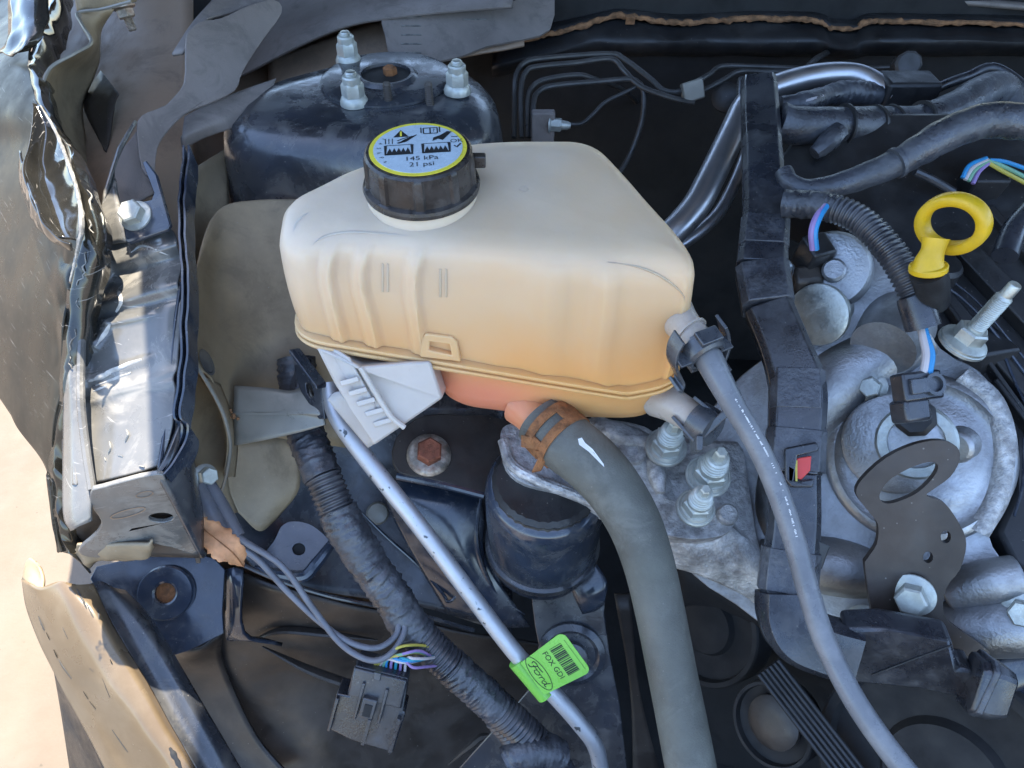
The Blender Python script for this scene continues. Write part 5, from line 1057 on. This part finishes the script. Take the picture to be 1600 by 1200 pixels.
# ================================================================== LIFTING EYE
le = thing('lifting_eye', 'dark steel engine lifting eye plate with large ring hole', 'bracket', at(1430, 1010, .56))
PLE = plane3((1350,800,.566),(1500,720,.548),(1440,960,.572))
oo = smooth_px([(1338,772),(1348,748),(1385,715),(1430,694),(1470,688),(1495,698),(1500,718),(1485,745),(1458,765),(1448,775),(1475,785),(1500,820),(1510,850),(1500,890),(1478,920),(1475,960),(1500,985),(1530,1005),(1545,1025),(1480,1022),(1400,1000),(1370,985),(1352,890),(1356,872),(1370,850),(1372,820),(1358,800)], 3)
ih = [hit(PLE, p.x, p.y) for p in cr([V(q) for q in [(1375,772),(1390,750),(1425,730),(1455,722),(1466,730),(1455,750),(1430,772),(1395,786),(1378,784)]], 4, True)]
h1 = [hit(PLE, 1478+8*math.cos(a), 839+10*math.sin(a)) for a in [k*math.pi/8 for k in range(16)]]; h2 = [hit(PLE, 1450+8*math.cos(a), 871+9*math.sin(a)) for a in [k*math.pi/8 for k in range(16)]]
b = MB(); b.prism([hit(PLE, *p) for p in oo], PLE[1], .006, [ih, h1, h2]); mk('plate', b, M['steel_plate'], le, bevel=.0016)
n4 = (PLE[1] + V((-.5, -.05, .0))).normalized()
o = hit(PLE, 1425, 928, .001); b = MB(); b.hexnut(o, n4, .0115, .011, .0165, .004, rot=.2); hb = mk('hex_bolt', b, M['zinc_pale'], le)

# ================================================================== PLASTIC WIRING CHANNEL
ch = thing('wiring_channel', 'black taped plastic wiring channel running down over the engine and bending right', 'wiring channel', at(1240, 1000, .56))
cpts = A((1185,130,.78),(1188,190,.74),(1192,270,.69),(1195,350,.655),(1190,420,.63),(1200,480,.612),(1225,540,.598),(1245,600,.588),(1245,660,.580),(1240,740,.574),(1240,820,.570),(1232,900,.566),(1232,950,.565),(1250,990,.562),(1300,1010,.558))
def chan(pts, w, h, n=6, up=V((-.25, -.55, .8))):
    m = MB(); q = cr([V((*p, a, c_)) for p, a, c_ in zip([tuple(p) for p in pts], w, h)], n); rs = []
    for i, s_ in enumerate(q):
        p = s_[:3]; p = V(p); t = (V(q[min(i+1, len(q)-1)][:3]) - V(q[max(i-1, 0)][:3])).normalized(); sd_ = t.cross(up).normalized(); u_ = sd_.cross(t)
        a, c_ = s_[3], s_[4]; rs.append([p + sd_*(a*x) + u_*(c_*y) for x, y in ((-1, -.8), (-1, .55), (-.75, 1), (.75, 1), (1, .55), (1, -.8), (.8, -1), (-.8, -1))])
    m.rings(rs); return m
def vN(l): return [V(p) for p in l]
def pieces(i0, i1, w, h): return chan(cpts[i0:i1+1], w, h)
mk('duct', chan(cpts[0:5], [.018,.0185,.018,.019,.021], [.012]*5), M['black_plastic'], ch, bevel=.001)
mk('taped_duct', chan(cpts[4:6], [.0215,.0205], [.0145,.014]), M['tape'], ch, bevel=.001)
mk('duct', chan(cpts[5:10], [.019,.019,.021,.021,.020], [.012]*5), M['black_plastic'], ch, bevel=.001)
mk('duct', chan(cpts[9:13], [.019,.019,.020,.021], [.0125]*4), M['black_plastic'], ch, bevel=.001)
for i, t, w_ in ((3, .3, .0205), (7, .2, .0205), (8, .55, .0218), (10, .9, .0212)):
    p = cpts[i].lerp(cpts[i+1], t); d_ = (cpts[i+1]-cpts[i]).normalized(); mk('tape_band', chan([p-d_*.016, p+d_*.016], [w_, w_*1.01], [.0132, .0132], 2), M['tape'], ch, bevel=.0006)
# elbow and the flat duct going right
mk('elbow', chan(A((1228,925,.562),(1230,960,.560),(1246,990,.558),(1285,1008,.556),(1335,1022,.553)), [.0205,.021,.021,.021,.021], [.014]*5, 8, V((-.1, -.75, .65))), M['black_plastic'], ch, bevel=.0015, smooth=50)
PD = plane3((1320,1000,.548),(1540,1060,.535),(1400,1070,.556))
b = MB(); b.prism([hit(PD, *p) for p in [(1318,984),(1372,982),(1488,1004),(1498,1046),(1520,1048),(1528,1086),(1500,1090),(1440,1078),(1350,1070),(1322,1060)]], PD[1], .022); mk('flat_duct', b, M['black_plastic'], ch, bevel=.003)
b = MB(); b.tube([hit(PD, 1486, 1008, .0006), hit(PD, 1430, 1028, .0006), hit(PD, 1362, 1054, .0006)], .0007, 6, 0); mk('moulded_line', b, M['matt_black'], ch)
mk('end_boot', chan(A((1515,1066,.536),(1545,1075,.534),(1570,1082,.533)), [.020,.020,.017], [.014,.014,.012], 5, V((-.1, -.75, .65))), M['black_plastic'], ch, bevel=.002)
mk('end_strap', chan(A((1524,1066,.5355),(1534,1070,.535)), [.0215,.0215], [.0155,.0155], 2, V((-.1, -.75, .65))), M['tape'], ch, bevel=.001)
b = MB(); b.tube(A((1198,905,.565),(1190,960,.562),(1196,990,.560),(1215,1012,.558),(1260,1030,.556)), .0025, 8, 6); mk('side_tie', b, M['matt_black'], ch)
b = MB(); b.prism([at(*p) for p in ((1262,836,.556),(1297,853,.556),(1284,890,.558),(1262,880,.558))], (CAM-at(1280,860,.556)).normalized(), .004); mk('side_tab', b, M['matt_black'], ch, bevel=.001)
# red and yellow lock
lk = at(1252, 732, .5555)
b = MB(); PLK = (lk, (CAM-lk).normalized()); b.prism([hit(PLK, *p) for p in [(1225,700),(1276,690),(1280,704),(1246,712),(1240,752),(1272,748),(1270,762),(1236,762),(1226,750)]], PLK[1], .008); lco = mk('lock_frame', b, M['black_plastic'], ch, bevel=.0015)
b = MB(); b.prism([hit(PLK, *p, -.002) for p in [(1244,716),(1268,712),(1266,735),(1252,750),(1244,748)]], PLK[1], .006); mk('red_lock', b, M['red'], lco, bevel=.0008)
b = MB(); b.prism([hit(PLK, *p, -.0005) for p in [(1242,720),(1246,719),(1246,752),(1243,752)]], PLK[1], .004); mk('yellow_lock', b, M['wire_yellow'], lco)

# ================================================================== CONDUIT WITH WHITE AND BLUE WIRES
cd = thing('sensor_conduit', 'ribbed black conduit with white and blue wires leading to a small connector', 'conduit', at(1450, 600, .57))
cq = cr(A((1226,318,.635),(1260,320,.625),(1300,325,.612),(1345,345,.598),(1385,385,.584),(1415,430,.575),(1435,475,.57),(1442,500,.57)), 8)
b = MB(); b.tube(cq[:18], .0115, 20, 0, rfun=taped, step=.001); mk('taped_end', b, M['tape'], cd, smooth=70)
b = MB(); b.tube(cq[14:52], .0108, 24, 0, rfun=corr(.0042, .09), step=.0006); mk('ribbed_tube', b, M['conduit'], cd, smooth=70)
b = MB(); p, q = at(1428,462,.568), at(1443,512,.568); ax = (q-p).normalized(); L_ = (q-p).length; b.lathe([(.0122, 0), (.0128, .003), (.0128, L_), (.0095, L_), (.0095, L_-.008), (.004, L_-.009)], p, ax, 28); mk('end_sleeve', b, M['black_plastic'], cd)
for m_, dx in (('wire_white', -2), ('wire_blue', 6)):
    b = MB(); b.tube(A((1438+dx*.4,500,.57),(1443+dx*.6,525,.566),(1449+dx,552,.563),(1446+dx,578,.562),(1440+dx*1.2,600,.566)), .0029, 10, 6); mk('wire', b, M[m_], cd)
kn = at(1432, 604, .566); x = V((1, .2, -.05)).normalized(); y = V((-.1, .75, .62)).normalized(); z = x.cross(y)
b = MB(); b.box(kn, x*.0165, y*.011, z*.008); k_ = mk('plug', b, M['black_plastic'], cd, bevel=.002)
b = MB(); b.box(kn + V((-.004, -.012, -.014)), x*.011, y*.009, z*.010); mk('plug_nose', b, M['black_plastic'], k_, bevel=.003)
b = MB(); b.box(kn + z*.008 - x*.005, x*.007, y*.006, z*.003); mk('plug_latch', b, M['clip_plastic'], k_, bevel=.001)
b = MB(); b.lathe([(.0085, 0), (.0085, .004), (.006, .004), (.006, .001)], kn + z*.007 + x*.008, z, 20); mk('plug_collar', b, M['clip_plastic'], k_)

# ================================================================== UPPER HARNESSES
uh = thing('engine_loom', 'thick black taped loom with cable ties at the upper right', 'wiring', at(1300, 220, .76))
b = MB(); uq = A((1216,190,.74),(1240,196,.742),(1300,196,.75),(1360,197,.765),(1430,192,.78),(1490,172,.80),(1530,150,.82),(1560,145,.84),(1575,175,.84)); b.tube(uq, [.019,.0185,.018,.0195,.018,.019,.021,.022,.020], 24, 8, rfun=lambda s, a: 1+.05*noise.noise(V((s*40, math.cos(a), math.sin(a)))), step=.003); mk('trunk', b, M['tape'], uh, smooth=70)
for t0, t1 in (((1316,196,.752),(1319,196,.7525)), ((1362,197,.765),(1366,197,.766)), ((1392,196,.772),(1395,195,.7725)), ((1436,190,.782),(1440,190,.783))):
    b = MB(); b.tube(A(t0, t1), .0212, 24, 0); mk('cable_tie', b, M['matt_black'], uh)
b = MB(); b.tube(A((1310,205,.735),(1290,225,.73),(1272,240,.73)), [.010,.010,.007], 12, 5, rfun=taped); mk('tape_tail', b, M['tape'], uh)
ul = thing('taped_harness', 'brown-grey taped harness rising to the right edge above the yellow ring', 'wiring', at(1300, 300, .68))
b = MB(); b.tube(A((1224,268,.665),(1234,285,.66),(1260,296,.655),(1305,290,.652),(1350,275,.65),(1400,255,.645),(1440,232,.64),(1490,205,.635),(1550,188,.635),(1640,195,.635)), [.008,.0085,.009,.010,.011,.012,.0135,.0145,.015,.015], 24, 8, rfun=lambda s, a: 1+.04*math.sin(2*math.pi*(s/.02+a/6.28))*.5+.05*noise.noise(V((s*60, math.cos(a), math.sin(a)))), step=.002); mk('trunk', b, M['tape'], ul, smooth=70)
b = MB(); b.tube(A((1398,256,.643),(1404,253,.643)), .0135, 24, 0); mk('tape_end', b, M['tape'], ul)
fc = thing('pump_connector', 'black connector with blue, green and yellow wires at the right edge', 'connector', at(1530, 300, .70))
b = MB(); o = at(1535, 285, .70); b.box(o, V((.016, 0, 0)), V((0, .012, .004)), V((0, -.004, .014))); mk('housing', b, M['matt_black'], fc, bevel=.002)
for m_, pts in (('wire_blue', [(1504,278),(1515,258),(1542,247)]), ('wire_white', [(1508,281),(1520,262),(1544,250)]), ('wire_green', [(1513,283),(1525,264),(1546,252)]), ('wire_violet', [(1520,287),(1530,268),(1546,254)]), ('wire_green', [(1544,251),(1572,262),(1640,296)]), ('wire_yellow', [(1544,254),(1568,268),(1640,306)]), ('wire_blue', [(1546,250),(1575,254),(1640,278)])):
    b = MB(); b.tube(A(*[(x, y, .68) for x, y in pts]), .0019, 8, 6); mk('wire', b, M[m_], fc)
bb = thing('vacuum_hose_assembly', 'dark engine hoses and fittings behind the upper right loom', 'engine part', at(1400, 180, .85))
b = MB(); b.tube(A((1420,170,.86),(1460,140,.87),(1510,120,.88),(1560,108,.88),(1640,170,.86)), .006, 12, 6); mk('vacuum_hose', b, M['black_plastic'], bb)
b = MB(); o = at(1408, 160, .86); b.box(o, V((.03, 0, 0)), V((0, .02, 0)), V((0, 0, .03))); mk('valve_block', b, M['matt_black'], bb, bevel=.004)
b = MB(); b.lathe([(.016, -.01), (.016, .012), (.013, .015)], at(1415, 103, .93), V((-.2, -.8, .5)), 10); mk('fitting', b, M['line_black'], bb)
b = MB(); b.tube(A((1220,165,.80),(1260,160,.80),(1290,150,.82),(1330,145,.84),(1370,150,.85)), [.01,.012,.011,.014,.013], 14, 6, rfun=taped, step=.002); mk('cloth_sleeve', b, M['tape'], bb, smooth=70)
b = MB(); b.tube(A((1252,160,.79),(1268,155,.79),(1285,150,.80)), .0022, 8, 4); mk('wire', b, M['wire_white'], bb)
b = MB(); b.tube(A((1570,400,.62),(1585,360,.63),(1610,330,.64)), .010, 14, 5); mk('side_hose', b, M['black_plastic'], bb)
b = MB(); b.tube(A((1430,268,.70),(1460,282,.70),(1490,300,.70)), .004, 10, 4); mk('rubber_pipe', b, M['black_plastic'], bb)

# ================================================================== PULLEYS AND BELT
pa = V((-.72, -.45, .52)).normalized()
def pulley(name, label, c, r, w, m, groove=True, hub=None):
    t = thing(name, label, 'pulley', c); b = MB(); pr = [(r*.96, -w), (r, -w*.95)]
    if groove:
        for k in range(6): pr += [(r, -w*.8 + k*w*.28), (r*.975, -w*.8 + k*w*.28 + w*.14)]
    pr += [(r, w*.9), (r*.975, w), (r*.90, w), (r*.87, w*.55), (r*.5, w*.4), (r*.45, w*.8), (r*.2, w*.85)]
    b.lathe(pr, c, pa, 64); mk('wheel', b, m, t)
    if hub: b = MB(); b.hexnut(c + pa*w*.85, pa, hub, .010, hub*1.3, .003); mk('hub_bolt', b, M['rusty_bolt'], t)
    return t
pulley('crank_pulley', 'large black grooved pulley at the lower right corner', at(1480, 1215, .64), .105, .02, M['dark_void'], True, 0)
pulley('idler_pulley', 'small idler pulley with a brownish hub at the bottom right', at(1215, 1128, .74), .042, .014, M['dark_void'], False, .0)
b = MB(); b.lathe([(.026, 0), (.026, .006), (.022, .008), (.010, .009)], at(1212, 1127, .727), pa, 36); mk('hub_plate', b, M['satin_black'], [o for o in bpy.data.objects if o.name.startswith('idler_pulley')][0])
pulley('tensioner_pulley', 'dark tensioner pulley behind the thick hose', at(1112, 975, .84), .066, .018, M['dark_void'], True, 0)
bt = thing('drive_belt', 'black ribbed accessory drive belt running between the pulleys', 'belt', at(1280, 1150, .68))
q0, q1 = at(1200, 1042, .705), at(1345, 1230, .665); d_ = (q1-q0).normalized(); s_ = d_.cross((CAM-q0).normalized()).normalized(); nn = s_.cross(d_); 
if nn.dot(CAM-q0) < 0: nn = -nn
b = MB(); b.box((q0+q1)/2 - nn*.003, (q1-q0)/2, s_*.0135, nn*.002); mk('back', b, M['dark_void'], bt, bevel=.0006)
for k in range(6):
    b = MB(); b.box((q0+q1)/2 + s_*(-.0112+.0045*k), (q1-q0)/2*.999, s_*.0015, nn*.0020); mk('rib', b, M['matt_black'], bt, bevel=.0007)
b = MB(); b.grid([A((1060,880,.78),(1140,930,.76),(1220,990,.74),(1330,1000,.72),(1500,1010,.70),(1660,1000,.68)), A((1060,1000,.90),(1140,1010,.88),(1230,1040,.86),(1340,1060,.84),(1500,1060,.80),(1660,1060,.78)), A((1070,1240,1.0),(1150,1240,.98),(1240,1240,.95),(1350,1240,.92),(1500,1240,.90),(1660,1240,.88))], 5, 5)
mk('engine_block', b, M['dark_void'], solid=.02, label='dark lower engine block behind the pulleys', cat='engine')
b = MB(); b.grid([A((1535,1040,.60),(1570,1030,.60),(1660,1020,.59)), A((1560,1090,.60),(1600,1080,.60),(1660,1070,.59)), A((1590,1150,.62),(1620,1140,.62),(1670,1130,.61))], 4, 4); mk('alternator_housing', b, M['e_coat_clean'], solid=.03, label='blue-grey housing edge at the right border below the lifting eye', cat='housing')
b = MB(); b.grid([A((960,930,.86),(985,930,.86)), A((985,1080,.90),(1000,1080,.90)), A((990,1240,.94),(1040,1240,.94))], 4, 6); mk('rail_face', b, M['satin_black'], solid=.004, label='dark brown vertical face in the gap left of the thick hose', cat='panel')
